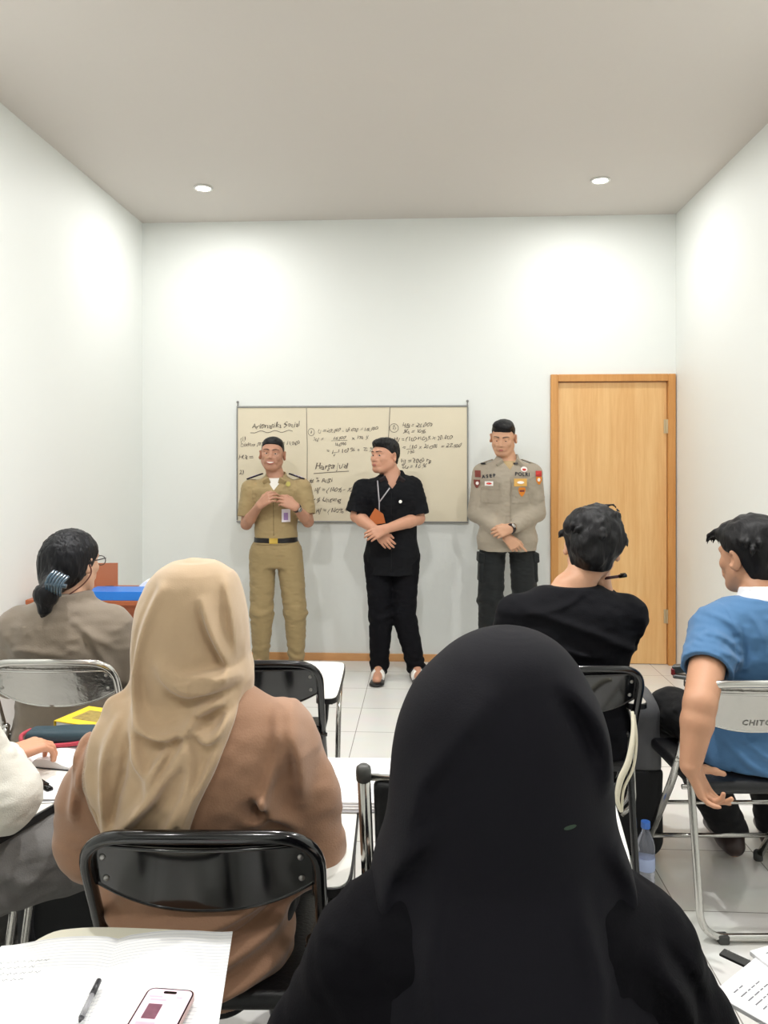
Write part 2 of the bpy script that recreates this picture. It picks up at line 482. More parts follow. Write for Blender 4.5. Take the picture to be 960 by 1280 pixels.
def face_parts(H, root, skin, smile=0.0, down=0.0, browm=None, look=0.0):
    """eyes, brows and lips as meshes of their own in the head's frame"""
    M4 = H.mat4()
    def put(mb, name, m): o = mb.build(name, m, root, True); o.data.transform(M4); return o
    white = mat('eye_white', (225, 215, 205), 0.3); iris = mat('eye_iris', (40, 26, 18), 0.25)
    lip = mat('lips', (165, 98, 88), 0.5); brow = browm or mat('brow_hair', (52, 42, 38), 0.8)
    for q in (-1, 1):
        b = MB(); b.ball((q*0.0305, 0.0738, 0.006), 0.0124, 16, 12); b.cur = 1
        b.ball((q*0.0305+look*0.004, 0.0812, 0.005-down*0.002), 0.0066, 12, 8)
        o = b.build('eye', [white, iris], root, True); o.data.transform(M4)
        n = 9; b = MB(); b.ball((0, 0, 0), (0.0140, 0.0137, 0.0135), 20, 14); zc = 0.0035-0.0075*down
        b.v = [(x, y, max(z, zc-0.25*max(0, y)*0.2)) for x, y, z in b.v]; b.v = [(q*0.0305+x, 0.0738+y, 0.006+z) for x, y, z in b.v]; put(b, 'eyelid', skin)
        b = MB(); pts = []; rr = []
        for i in range(n):
            t = i/(n-1)
            x = 0.011+t*0.042
            pts.append((q*x, 0.0925-0.018*t*t, 0.026+0.007*math.sin(t*PI*0.8)-0.003*t)); rr.append(0.0037-0.0018*t)
        b.tube(pts, rr, 8); put(b, 'eyebrow', brow)
    w = 0.023+0.011*smile; sy = 0.010*smile
    for nm, dz, r in (('upper_lip', 0.0028+0.0035*smile, 0.0034), ('lower_lip', -0.0040-0.0055*smile, 0.0044)):
        b = MB(); pts = []; rr = []
        for i in range(11):
            a = (i/10-0.5)*2
            pts.append((a*w, 0.0975-0.015*a*a, -0.0595+sy*a*a+dz*(1-a*a))); rr.append(r*(1-0.6*a*a))
        b.tube(pts, rr, 8); put(b, nm, lip)
    if smile > 0.5:
        b = MB(); pts = []; rr = []
        for i in range(9):
            a = (i/8-0.5)*2
            pts.append((a*w*0.82, 0.0955-0.013*a*a, -0.0590+sy*a*a*0.7)); rr.append(0.0062*(1-0.6*a*a))
        b.tube(pts, rr, 8); put(b, 'teeth', mat('teeth', (245, 240, 230), 0.3))

def hand(F, wrist, ef, eb, side, curls=(25, 30, 20), spread=3.0, thumb=(35, 20, 25), s=1.0, per=None):
    """wrist point, finger direction, back-of-hand direction; side=+1 right hand, -1 left; thumb=(outward, bend1, bend2)"""
    w = np.array(wrist, float); ef = unit(ef); eb = np.array(eb, float); eb = unit(eb-ef*(eb@ef))
    et = np.cross(eb, ef)*side          # toward the thumb
    def q(a, t, b=0): return w+(ef*a+et*t+eb*b)*s
    offs = [0.030, 0.0105, -0.0095, -0.028]; bl = [0.088, 0.092, 0.087, 0.078]; ln = [0.070, 0.078, 0.072, 0.056]; rd = [0.0088, 0.009, 0.0086, 0.0076]
    for i in range(4):
        F.cap(q(0.004, offs[i]*0.55), q(bl[i], offs[i]), 0.0155*s, 0.0108*s, 0.012*s)
    F.cap(q(0.0, 0.004), q(0.045, 0.012), 0.021*s, 0.015*s, 0.014*s, flat=(eb, 0.75))
    for i in range(4):
        p = q(bl[i], offs[i]); c = per[i] if per else curls
        d = ef*math.cos(math.radians(spread*(1.5-i)))+et*math.sin(math.radians(spread*(1.5-i)))
        d = unit(d); ang = 0; pts = [p]; rr = [rd[i]*1.08*s]
        for j, fr in enumerate((0.45, 0.30, 0.25)):
            ang += math.radians(c[j]); dd = d*math.cos(ang)-eb*math.sin(ang)
            p = p+dd*ln[i]*fr*s; pts.append(p); rr.append(rd[i]*(0.97, 0.88, 0.74)[j]*s)
        F.chain(pts, rr, 0.003*s)
    a0 = math.radians(thumb[0]); d = ef*math.cos(a0)+et*math.sin(a0)-eb*0.25; d = unit(d)
    p = q(0.018, 0.020); nrm = unit(np.cross(d, et+ef*0.2) if abs(d@et) < 0.95 else eb)
    pts = [p]; rr = [0.0145*s]; ang = 0; tgt = unit(-et*0.8-eb*0.5+ef*0.1); tgt = unit(tgt-d*(tgt@d))
    for j, L in enumerate((0.043, 0.034, 0.027)):
        if j: ang += math.radians(thumb[j])
        dd = d*math.cos(ang)+tgt*math.sin(ang); p = p+dd*L*s; pts.append(p); rr.append((0.0118, 0.0100, 0.0078)[j]*s)
    F.chain(pts, rr, 0.008*s)

def torso_secs(z0, sw=1.0, sh=1.0, off=0.0, lean=None, depth=1.0, cx=None, cut=None, belly=0.0):
    """ellipses from the hips (z0 = hip joint) up to the neck"""
    base = [(-0.10, 0.150, 0.105), (-0.02, 0.168, 0.118), (0.10, 0.150, 0.108), (0.24, 0.152, 0.110), (0.36, 0.172, 0.118),
            (0.44, 0.172, 0.106), (0.495, 0.128, 0.082), (0.53, 0.072, 0.064), (0.56, 0.056, 0.056)]
    out = []
    for dz, w, d in base:
        y = lean(dz) if lean else 0.0; x = cx(dz) if cx else 0.0
        b = belly*math.exp(-((dz-0.12)/0.12)**2)
        out.append((z0+dz*sh, x, y+b*0.5, w*sw+off, (d*depth+b*0.5)*1.0+off))
    return out if cut is None else [s for s in out if cut[0] <= s[0] <= cut[1]]

class Person:
    """all points in the person's own frame: x right, y forward, z up; keys: shoulder, elbow, wrist, hip, knee, ankle with R/L"""
    def __init__(s, label, loc, rz, P, h=0.0045, skin=(190, 140, 115), lo=None, hi=None, category='person', skin_name=None):
        s.P = P; s.h = h
        s.root = thing('person', label, category, loc, rz)
        pts = [v for v in P.values() if isinstance(v, np.ndarray) and v.shape == (3,)]
        a = np.array(pts+[P['H'].c]); mn = a.min(0)-0.30; mx = a.max(0)+0.30
        if lo is not None: mn = np.maximum(mn, lo)
        if hi is not None: mx = np.minimum(mx, hi)
        mn[2] = max(mn[2], -0.01)
        s.lo, s.hi = mn, mx
        s.skin = mat(skin_name or 'skin_%d_%d_%d' % skin, skin, 0.52, bump=0.06, bscale=120, var=0.04, vscale=25, sss=0.08)
        s.skin_dark = mat('lid_%d_%d_%d' % skin, tuple(int(c*0.80) for c in skin), 0.6)
    def new(s, h=None): return Fld(s.lo, s.hi, h or s.h)
    def body(s, sw=1.0, sh=1.0, depth=1.0, lean=None, jaw=1.0, smile=0.0, arm=1.0, leg=1.0, face=True, neck=0.056, belly=0.0, ears=True, feet=True):
        P = s.P; F = s.new(); s.args = dict(sw=sw, sh=sh, depth=depth, lean=lean, belly=belly)
        F.loft(torso_secs(P['z0'], off=-0.012, **s.args), 0.02)
        H = P['H']; nb = V(0, (lean(0.5) if lean else 0), P['z0']+0.50*sh)
        F.cap(nb, H.p(0, -0.018, -0.05), neck*1.08, neck, 0.03)
        head_prims(F, H, jaw, ears, face, smile)
        for q in 'RL':
            F.cap(P['shoulder'+q], P['elbow'+q], 0.050*arm, 0.040*arm, 0.03)
            e = P['elbow'+q]; w = P['wrist'+q]; m = e+(w-e)*0.3
            F.cap(e, m, 0.038*arm, 0.039*arm, 0.01); F.cap(m, w, 0.039*arm, 0.0255*arm, 0.01)
            hd = P.get('hand'+q)
            if hd: hand(F, w, side=1 if q == 'R' else -1, **hd)
            F.cap(P['hip'+q], P['knee'+q], 0.082*leg, 0.055*leg, 0.03)
            k = P['knee'+q]; a = P['ankle'+q]; m = k+(a-k)*0.35
            F.cap(k, m, 0.052*leg, 0.054*leg, 0.02); F.cap(m, a, 0.054*leg, 0.036*leg, 0.02)
            if feet:
                t = P.get('toe'+q); t = a+V(0, 0.17, -0.055) if t is None else t
                hl = a+(a-t)*V(0.22, 0.22, 0)-V(0, 0, 0.045)
                F.cap(hl, a, 0.030, 0.034, 0.03); F.cap(hl+V(0, 0, 0.002), t, 0.030, 0.022, 0.02); F.cap(a, t, 0.030, 0.02, 0.03)
        s.F = F; return F
    def done(s): return s.F.mesh('body', s.skin, s.root)
    def top(s, m, off=0.014, hem=0.0, sleeve=0.6, soff=(0.018, 0.020), name='shirt', wr=0.004, neck=0.062, hemk=0.0, long=False, cuff=(0.036, 0.034), flare=0.0, wscale=0.07, neckz=None, sag=None):
        P = s.P; F = s.new(); sec = torso_secs(P['z0'], off=off, **s.args)
        z0 = P['z0']
        sec = [(z, x, y, w+flare*max(0, (z0+0.25-z)), d+flare*0.7*max(0, (z0+0.25-z))) for z, x, y, w, d in sec]
        if hem < -0.05: l = sec[0]; sec.insert(0, (z0+hem-0.05, l[1], l[2], l[3]+0.01, l[4]+0.01))
        F.loft(sec, 0.02, rnd=0.01)
        wf = lambda p: wr*(noise(p*V(1, 1, 1.6), wscale, 3.1)+0.5*noise(p*V(1.3, 1, 2.2), wscale*0.45, 7.7))
        r0 = 0.050*s.armf+soff[0]; r1 = 0.042*s.armf+soff[1]; S = s.new()
        for q in 'RL':
            a, e, w = P['shoulder'+q], P['elbow'+q], P['wrist'+q]
            if not long:
                t = a+(e-a)*sleeve; S.cap(a, t+(e-a)*0.15, r0, r1, 0.0)
            else:
                S.cap(a, e, r0, r1, 0.02); w2 = e+(w-e)*long; S.cap(e, w2, r1, cuff[0], 0.02); S.cap(w2, w2+(w-e)*0.04, cuff[1], cuff[1]*0.9, 0.004)
        if not long:
            if wr: S.disp(wf)
            for q in 'RL':
                a, e = P['shoulder'+q], P['elbow'+q]; d = unit(e-a); L = np.linalg.norm(e-a)*sleeve
                S.clip(lambda p: np.where((p[:, 0] > 0) == (a[0] > 0), (p-a) @ d-L, -1.0), 0.003)
                S.cap(a+d*(L-0.012), a+d*(L+0.05), r1-0.012, r1-0.010, 0, 's')
        F.clip(lambda p: (z0+hem)-p[:, 2], 0.004)
        kk = 0.035; hh = np.maximum(kk-np.abs(F.a-S.a), 0)/kk; F.a = np.minimum(F.a, S.a)-hh*hh*kk*0.25; del S
        if sag: sag(F)
        if wr: F.disp(wf if long else (lambda p: wf(p)*(np.abs(p[:, 0]) < 0.15)))
        nb = V(0, (s.args['lean'](0.53) if s.args['lean'] else 0), z0+0.50*s.args['sh'])
        F.cap(nb+V(0, 0.012, 0.028), nb+V(0, 0.03, 0.12), neck, neck+0.01, 0.004, 's')
        if neckz: zn = z0+neckz*s.args['sh']; F.clip(lambda p: np.where(np.hypot(p[:, 0], p[:, 1]) < 0.125, p[:, 2]-zn+0.25*np.maximum(0, p[:, 1]), -1.0), 0.010)
        s.T = F
        return F
    def trousers(s, m, off=0.016, ankle=0.05, knee=0.022, wr=0.004, hem=0.09, name='trousers', waist=0.10, break_=True, legw=1.0, gather=0.0):
        P = s.P; F = s.new(); z0 = P['z0']
        sec = [q for q in torso_secs(z0, off=off*0.6, **s.args) if q[0] <= z0+waist+0.02]
        F.loft(sec, 0.03, rnd=0.01)
        for q in 'RL':
            hp, k, a = P['hip'+q], P['knee'+q], P['ankle'+q]
            F.cap(hp, k, 0.080*legw+off, 0.054*legw+knee, 0.03); F.cap(k, a+(a-k)*0.02, 0.054*legw+knee, ankle, 0.02)
        def fw(p):
            r = wr*(noise(p*V(1, 1, 1.8), 0.06, 1.7)+0.6*noise(p*V(1, 1, 2.6), 0.03, 9.2))
            if break_:
                for q in 'RL':
                    a = P['ankle'+q]; k = P['knee'+q]
                    for c, hgt, fr in ((a, 0.13, 95), (k, 0.07, 70)):
                        dz = p[:, 2]-c[2]; r = r+gather*0.004*np.exp(-(dz/hgt)**2)*np.sin(dz*fr+4*noise(p, 0.08, 2.0)+p[:, 0]*15)*(np.abs(p[:, 0]-c[0]) < 0.12)
            return r
        F.disp(fw); F.clip(lambda p: hem-p[:, 2], 0.004); F.clip(lambda p: np.where(p[:, 0]**2*0.7+(p[:, 1]+0.02)**2 < (0.15 if z0 < 0.7 else 0.3)**2, p[:, 2]-(z0+waist+(0.06 if z0 < 0.7 else 0)), -1.0), 0.004)
        s.TR = F
        return F.mesh(name, m, s.root)
    armf = 1.0

def hair_short(F0, H, m, root, base=0.012, top=0.022, back=-0.055, fringe=0.062, side=0.0, amp=0.004, fr=0.02, name='hair', lumps=(), ear=0.04, seed=0.0, temple=0.03, nape=0.02):
    """short hair: the skull grown outwards and cut along the hairline"""
    F = F0.empty(); S = H.sc
    def e(x, y, z, rx, ry, rz, k=0.02, op='u'): F.ell(H.p(x, y, z), (rx*S, ry*S, rz*S), k*S, op, H.M)
    e(0, -0.014, 0.030, 0.076+base*0.75, 0.096+base, 0.082+base*0.9)
    e(0, -0.010, 0.075, 0.055+top, 0.070+top, 0.035+top, 0.03)
    e(0, -0.030, -0.035, 0.058+base*0.6, 0.066+base, 0.050+base, 0.02)
    for l in lumps: e(*l)
    def line(p):
        q = H.inv(p); y = q[:, 1]
        zc = np.interp(y, [-0.13, -0.07, -0.045, -0.02, 0.01, 0.035, 0.055, 0.085], [back, back+0.004, back+nape, side-0.012, side, side+temple, fringe-0.004, fringe+0.004])
        return (zc-q[:, 2])*S*0.8
    if amp: F.disp(lambda p: amp*noise(H.inv(p)*V(1, 1, 0.6), fr, 5.0+seed)+amp*0.6*noise(H.inv(p)*V(1, 1, 0.45), fr*0.45, 2.0+seed))
    F.clip(line, 0.006)
    for q in (-1, 1): F.ell(H.p(q*0.088, -0.006, -0.012), (0.020*S, 0.024*S, ear*S), 0.004, 's', H.M)
    return F
def collar(pr, m, z, cy, r0=0.075, r1=0.066, hgt=0.035, v=0.03, name='collar', tilt=0.25, vz=0.0):
    F = pr.new()
    F.loft([(z-0.006, 0, cy, r0, r0*0.96), (z+hgt, 0, cy-0.004, r1, r1*0.96)], 0, rnd=0.004)
    F.loft([(z-0.05, 0, cy, r0-0.008, (r0-0.008)*0.96), (z+hgt+0.05, 0, cy-0.004, r1-0.007, (r1-0.007)*0.96)], 0, 's', rnd=0.004)
    F.clip(lambda p: np.where(p[:, 1] > cy, (v*(0.25+(p[:, 2]-z+0.02)/0.05)-np.abs(p[:, 0])), -1.0))
    F.clip(lambda p: p[:, 2]-(z+hgt)+(p[:, 1]-cy)*tilt, 0.004)
    return F
EXPOSURE = 0.14
# ------------------------------------------------------------------ the room
XL, XR, YB, YF, HC = -2.109, 1.808, 5.64, -1.6, 3.25
def wall_mat(name, col, bump=0.05):
    m = mat(name, col, 0.55, bump=bump, bscale=9, var=0.012, vscale=1.3); return m
m_wall = wall_mat('white_wall_paint', (229, 232, 229))
m_ceil = wall_mat('ceiling_paint', (205, 199, 193))
def slab(name, c, half, m):
    b = MB(); b.box(c, half); o = b.build(name, m); o['kind'] = 'structure'; return o
slab('ceiling', ((XL+XR)/2, (YB+YF)/2, HC+0.05), ((XR-XL)/2+0.1, (YB-YF)/2+0.1, 0.05), m_ceil)
slab('wall_left', (XL-0.05, (YB+YF)/2, HC/2), (0.05, (YB-YF)/2+0.1, HC/2), m_wall)
slab('wall_right', (XR+0.05, (YB+YF)/2, HC/2), (0.05, (YB-YF)/2+0.1, HC/2), m_wall)
slab('wall_rear', ((XL+XR)/2, YF-0.05, HC/2), ((XR-XL)/2, 0.05, HC/2), m_wall)
DX0, DX1, DZ = 0.912, 1.800, 2.097     # door opening in the front wall
b = MB()
b.box(((XL+DX0)/2, YB+0.05, HC/2), ((DX0-XL)/2, 0.05, HC/2))
b.box(((DX0+XR)/2, YB+0.05, (DZ+HC)/2), ((XR-DX0)/2, 0.05, (HC-DZ)/2))
b.box(((DX1+XR)/2, YB+0.05, DZ/2), ((XR-DX1)/2, 0.05, DZ/2))
o = b.build('wall_front', m_wall); o['kind'] = 'structure'
# tiled floor
m = bpy.data.materials.new('white_glazed_floor_tiles'); m.use_nodes = True; nt = m.node_tree; N = nt.nodes; L = nt.links; P_ = N['Principled BSDF']
tc = N.new('ShaderNodeTexCoord'); mp = N.new('ShaderNodeMapping'); mp.inputs['Location'].default_value = (0.374+0.4*10, -2.55+0.4*20, 0)
br = N.new('ShaderNodeTexBrick'); br.offset = 0.0; br.squash = 1.0
for k, v in (('Scale', 1.0), ('Mortar Size', 0.0022), ('Mortar Smooth', 0.2), ('Brick Width', 0.4), ('Row Height', 0.4), ('Bias', 0.0)): br.inputs[k].default_value = v
br.inputs['Color1'].default_value = rgb(232, 231, 226); br.inputs['Color2'].default_value = rgb(227, 226, 222); br.inputs['Mortar'].default_value = rgb(150, 146, 140)
L.new(tc.outputs['Object'], mp.inputs['Vector']); L.new(mp.outputs['Vector'], br.inputs['Vector'])
nz = N.new('ShaderNodeTexNoise'); nz.inputs['Scale'].default_value = 7; nz.inputs['Detail'].default_value = 6
L.new(tc.outputs['Object'], nz.inputs['Vector'])
mx = N.new('ShaderNodeMix'); mx.data_type = 'RGBA'; mx.blend_type = 'MULTIPLY'; mx.inputs['Factor'].default_value = 0.10
L.new(br.outputs['Color'], mx.inputs['A']); L.new(nz.outputs['Color'], mx.inputs['B']); L.new(mx.outputs['Result'], P_.inputs['Base Color'])
P_.inputs['Roughness'].default_value = 0.22; P_.inputs['Specular IOR Level'].default_value = 0.5
bp = N.new('ShaderNodeBump'); bp.inputs['Strength'].default_value = 0.3; bp.inputs['Distance'].default_value = 0.001; bp.invert = True
L.new(br.outputs['Fac'], bp.inputs['Height']); L.new(bp.outputs['Normal'], P_.inputs['Normal'])
slab('floor', ((XL+XR)/2, (YB+YF)/2, -0.05), ((XR-XL)/2+0.1, (YB-YF)/2+0.1, 0.05), m)
# wood
def wood(name, c1, c2, sc=(14, 14, 0.8), rough=0.45):
    m = bpy.data.materials.new(name); m.use_nodes = True; nt = m.node_tree; N = nt.nodes; L = nt.links; P_ = N['Principled BSDF']
    tc = N.new('ShaderNodeTexCoord'); mp = N.new('ShaderNodeMapping'); mp.inputs['Scale'].default_value = sc
    n1 = N.new('ShaderNodeTexNoise'); n1.inputs['Scale'].default_value = 1.2; n1.inputs['Detail'].default_value = 9; n1.inputs['Roughness'].default_value = 0.65; n1.inputs['Distortion'].default_value = 0.6
    n2 = N.new('ShaderNodeTexNoise'); n2.inputs['Scale'].default_value = 9; n2.inputs['Detail'].default_value = 4
    L.new(tc.outputs['Object'], mp.inputs['Vector']); L.new(mp.outputs['Vector'], n1.inputs['Vector']); L.new(mp.outputs['Vector'], n2.inputs['Vector'])
    ad = N.new('ShaderNodeMath'); ad.operation = 'MULTIPLY_ADD'; ad.inputs[1].default_value = 0.35
    L.new(n2.outputs['Fac'], ad.inputs[0]); L.new(n1.outputs['Fac'], ad.inputs[2])
    cr = N.new('ShaderNodeValToRGB'); cr.color_ramp.elements[0].position = 0.45; cr.color_ramp.elements[0].color = rgb(*c1); cr.color_ramp.elements[1].position = 0.85; cr.color_ramp.elements[1].color = rgb(*c2)
    L.new(ad.outputs[0], cr.inputs['Fac']); L.new(cr.outputs['Color'], P_.inputs['Base Color']); P_.inputs['Roughness'].default_value = rough
    return m
m_door = wood('light_oak_veneer', (212, 160, 100), (228, 186, 128))
m_frame = wood('oak_door_frame', (190, 130, 66), (208, 152, 88), (10, 10, 0.7))
m_base = wood('orange_wood_skirting', (206, 150, 96), (222, 170, 116), (0.8, 10, 10))
b = MB(); b.box(((XL+DX0)/2, YB-0.006, 0.0275), ((DX0-XL)/2, 0.006, 0.0275), bev=0.002)
o = b.build('baseboard_front', m_base); o['kind'] = 'structure'
# door
root = thing('door_1', None, None, ((DX0+DX1)/2, YB, 0)); root['kind'] = 'structure'
hw = (DX1-DX0)/2; fw = 0.052
b = MB()
for sx in (-1, 1): b.box((sx*(hw-fw/2), 0.02, DZ/2), (fw/2, 0.045, DZ/2), bev=0.003)
b.box((0, 0.02, DZ-fw/2), (hw-fw, 0.045, fw/2), bev=0.003)
o = b.build('door_frame', m_frame, root)
b = MB(); b.box((0, 0.022, (DZ-fw)/2), (hw-fw-0.003, 0.018, (DZ-fw)/2-0.004), bev=0.002)
o = b.build('door_leaf', m_door, root)
m_hinge = mat('door_hinge_metal', (205, 190, 160), 0.35, 0.9)
for z in (1.72, 0.35):
    b = MB(); b.tube([(hw-fw-0.002, -0.006, z-0.05), (hw-fw-0.002, -0.006, z+0.05)], 0.008, 10); b.box((hw-fw-0.014, 0.001, z), (0.012, 0.003, 0.05))
    b.build('door_hinge', m_hinge, root)
# downlights
m_lamp = mat('lit_downlight_disc', (255, 252, 244), 0.5, emit=30.0)
m_ring = mat('white_lamp_ring', (235, 235, 232), 0.4)
LP = [(-1.44, 4.93), (1.11, 4.93), (-1.40, 2.45), (1.10, 2.45), (-1.40, 0.1), (1.10, 0.1), (-0.15, 2.45), (-0.15, 0.1)]  # last two are unseen centre lamps, added to even out the light
W_AREA = 23.5
for i, (x, y) in enumerate(LP):
    nm = {0: 'round lit ceiling downlight above the whiteboard, nearer the left wall', 1: 'round lit ceiling downlight above the door side, nearer the right wall'}
    t = thing('ceiling_downlight', nm.get(i, 'round ceiling downlight overhead, '+('left side' if x < -1 else 'right side' if x > 1 else 'fill lamp added at the centre')+' of the '+('middle' if y > 1 else 'rear')+' row'), 'light', (x, y, HC), 0, 'recessed ceiling downlights')
    b = MB(); b.lathe([(0.046, -0.001), (0.060, -0.001), (0.062, -0.008), (0.050, -0.012), (0.046, -0.006)], seg=32); b.build('trim_ring', m_ring, t, True)
    b = MB(); b.lathe([(0.001, -0.006), (0.045, -0.006), (0.045, -0.002), (0.001, -0.002)], seg=32); b.build('lamp_disc', m_lamp, t, False)
    l = bpy.data.lights.new('downlight_beam', 'AREA'); l.shape = 'DISK'; l.size = 0.09; l.energy = W_AREA*{4.93: 0.46, 2.45: 1.30, 0.1: 0.34}[y]; l.spread = math.radians(180); l.color = (1.0, 0.993, 0.98)
    lo = bpy.data.objects.new('downlight_beam', l); C.objects.link(lo); lo.location = (x, y, HC-0.014)
w = bpy.data.worlds.new('w'); bpy.context.scene.world = w; w.use_nodes = True
w.node_tree.nodes['Background'].inputs[0].default_value = (0.9, 0.92, 1.0, 1); w.node_tree.nodes['Background'].inputs[1].default_value = 0.3

# ------------------------------------------------------------------ whiteboard with handwriting
YW = YB-0.022
def W(u, v, y=YW):
    t = (u-480)/960; D = y/(math.cos(TH)+t*math.sin(TH))
    return (D*(t*math.cos(TH)-math.sin(TH)), CAMZ-(v-578)/960*D)
bx0, bz1 = W(295.5, 507.5); bx1, bz0 = W(585.5, 654)
root = thing('whiteboard', 'long yellowed whiteboard covered in handwritten sums, hung on the front wall', 'whiteboard', ((bx0+bx1)/2, YB, bz0))
cx = (bx0+bx1)/2; bw = (bx1-bx0)/2; bh = (bz1-bz0)
m_board = mat('yellowed_board_face', (224, 214, 190), 0.45, var=0.05, vscale=3.0)
m_alu = mat('aluminium_edge', (150, 150, 148), 0.35, 0.8)
m_ink = mat('black_marker_ink', (104, 94, 84), 0.6)
b = MB(); b.box((0, -0.010, bh/2), (bw-0.006, 0.008, bh/2-0.006)); b.build('board_face', m_board, root)
for nm, c, h in (('frame', (0, -0.012, bh-0.007), (bw, 0.012, 0.007)), ('frame', (0, -0.012, 0.006), (bw, 0.012, 0.006)), ('frame', (-bw+0.005, -0.012, bh/2), (0.005, 0.012, bh/2-0.0145)), ('frame', (bw-0.005, -0.012, bh/2), (0.005, 0.012, bh/2-0.0145))):
    b = MB(); b.box(c, h, bev=0.003); b.build(nm, m_alu, root)
for sx in (-1, 1):
    b = MB(); b.tube([(sx*(bw-0.006), -0.002, bh-0.01), (sx*(bw-0.006), -0.004, bh+0.028)], 0.005, 8); b.ball((sx*(bw-0.006), -0.008, bh+0.030), 0.010, 10, 8)
    b.build('hanging_hook', m_alu, root, True)
def bl(u, v): x, z = W(u, v); return x-cx, z-bz0
def ink_line(pts, r=0.0022, name='drawn_line'):
    b = MB(); b.tube([(bl(u, v)[0], -0.0185, bl(u, v)[1]) for u, v in pts], r, 6); b.build(name, m_ink, root)
def write(s, u, v, size, bold=0.0012, rot=0.0, sh=0.25):
    me = text_mesh(s, size*0.80, bold*0.15, sh, 0.0005)
    x, z = bl(u, v); k = u*7.3+v
    for q in me.vertices: a, c = q.co.x, q.co.y; q.co.x += 0.0035*math.sin(a*95+k)+0.002*math.sin(c*160+k*2)+0.0025*math.sin(a*210+c*90+k); q.co.y += 0.0045*math.sin(a*70+k*1.7)+0.003*math.sin(a*190+k*3)
    me.transform(Matrix.Translation((x, -0.0190, z)) @ Matrix.Rotation(math.radians(rot), 4, 'Y').inverted() @ Matrix.Rotation(PI/2, 4, 'X'))
    return link('handwriting', me, m_ink, root)
ink_line([(383, 510), (384, 560), (383.5, 655)], 0.002, 'divider_line'); ink_line([(487.5, 509), (485, 560)], 0.0022, 'divider_line')
write('Aritmatika Sosial', 314, 536, 0.066, 0.0014, 2.5)
ink_line([(313, 541+0.0)]+[(313+i*2.5, 540+1.3*math.sin(i*0.9)-i*0.05) for i in range(1, 22)], 0.002, 'wavy_underline')
write('(1)', 299, 551, 0.055); write('Diskon 20% = 18.000', 300, 558, 0.047, 0.001, 1.0)
write('x 16.000', 352, 556.5, 0.047, 0.001, 2); write('H.B =', 298, 574, 0.055); write('2)', 299, 592, 0.05)
ink_line([(385.5+4*math.cos(a*PI/6)+3.5, 540+4.5*math.sin(a*PI/6)) for a in range(13)], 0.0016, 'drawn_circle')
write('1', 387.7, 542, 0.04); write('U = 20.000 - 18.000 = 16.000', 397, 541, 0.046, 0.001, 2.2)
write('%U =', 391, 551, 0.042); write('16.000', 416, 549.5, 0.042); write('x 100 %', 440, 549.5, 0.046, 0.001, 2); ink_line([(414, 551), (434, 550.4)], 0.0014)
write('18.000', 417, 557, 0.042); write('=  1  x 100 %  =  25 %', 407, 566.5, 0.048, 0.0012, 3); ink_line([(415, 566), (421, 565.5)], 0.0014); write('4', 416, 571.5, 0.038)
write('Harga Jual', 393, 586.5, 0.076, 0.0016, 1.5); ink_line([(392, 592), (410, 590.5), (436, 589)], 0.0026, 'underline')
write('# % Rugi', 387, 603, 0.058, 0.0020, 1.0); write('HJ = (100% - %R)', 392, 615, 0.056, 0.0016, 1.0)
write('# % Untung', 388, 628, 0.058, 0.0020, 2.0); write('HJ = (100% + %U)', 393.5, 641, 0.056, 0.0016, 1.0)
ink_line([(492.5+5.5*math.cos(a*PI/6), 535+5.5*math.sin(a*PI/6)) for a in range(13)], 0.0018, 'drawn_circle'); write('2y', 489.5, 537, 0.05, 0.0014)
write('HB = 20.000', 502, 534.5, 0.054, 0.0014, 1.5); write('%u = 10%', 504, 542, 0.05, 0.0014, 2)
write('HJ = (100+10)% x 20.000', 492, 552, 0.052, 0.0014, 2.5); write('=  110  x 20.000  =  22.000', 503, 561.5, 0.048, 0.0012, 2); ink_line([(508, 561.5), (517, 561)], 0.0014); write('100', 509, 567, 0.04)
write('HJ = 2000 rp', 500, 579, 0.054, 0.0015, 2); write('%u = 10 %', 501, 586, 0.054, 0.0020, 2.5)
# ------------------------------------------------------------------ folding lecture chairs
m_blackmetal = mat('gloss_black_tube', (12, 12, 15), 0.18, 0.0, coat=0.6)
m_chrome = mat('worn_chrome', (196, 194, 190), 0.16, 1.0, bump=0.10, bscale=14)
m_chromesheet = mat('dented_chrome_sheet', (178, 176, 172), 0.20, 1.0, bump=1.0, bscale=16)
m_blackpad = mat('black_vinyl_pad', (20, 20, 23), 0.35, bump=0.25, bscale=160)
m_blacksheet = mat('gloss_black_backrest_sheet', (6, 6, 10), 0.12, coat=0.8, bump=0.06, bscale=6)
m_tab = mat('white_laminate', (238, 238, 232), 0.28)
m_tabedge = mat('black_rubber_edging', (24, 23, 24), 0.45)
m_rub = mat('dark_rubber_foot', (70, 70, 68), 0.7)
m_bolt = mat('bolt_steel', (170, 168, 165), 0.3, 1.0)
TAB = [(0.192, -0.14), (0.205, -0.157), (0.25, -0.157), (0.270, -0.13), (0.274, 0.05), (0.276, 0.30), (0.252, 0.338), (0.06, 0.350), (-0.01, 0.340), (-0.04, 0.30), (-0.04, 0.22), (-0.01, 0.185), (0.10, 0.16), (0.165, 0.10), (0.19, 0.0)]
def round_poly(P, n=4):
    q = [Vector((x, y, 0)) for x, y in P]; out = []
    for i in range(len(q)):
        a, b_, c = q[i-1], q[i], q[(i+1) % len(q)]
        p0 = b_+(a-b_)*0.35; p2 = b_+(c-b_)*0.35
        for k in range(n):
            t = k/(n-1); p = p0*(1-t)**2+b_*2*t*(1-t)+p2*t*t; out.append((p.x, p.y))
    return out
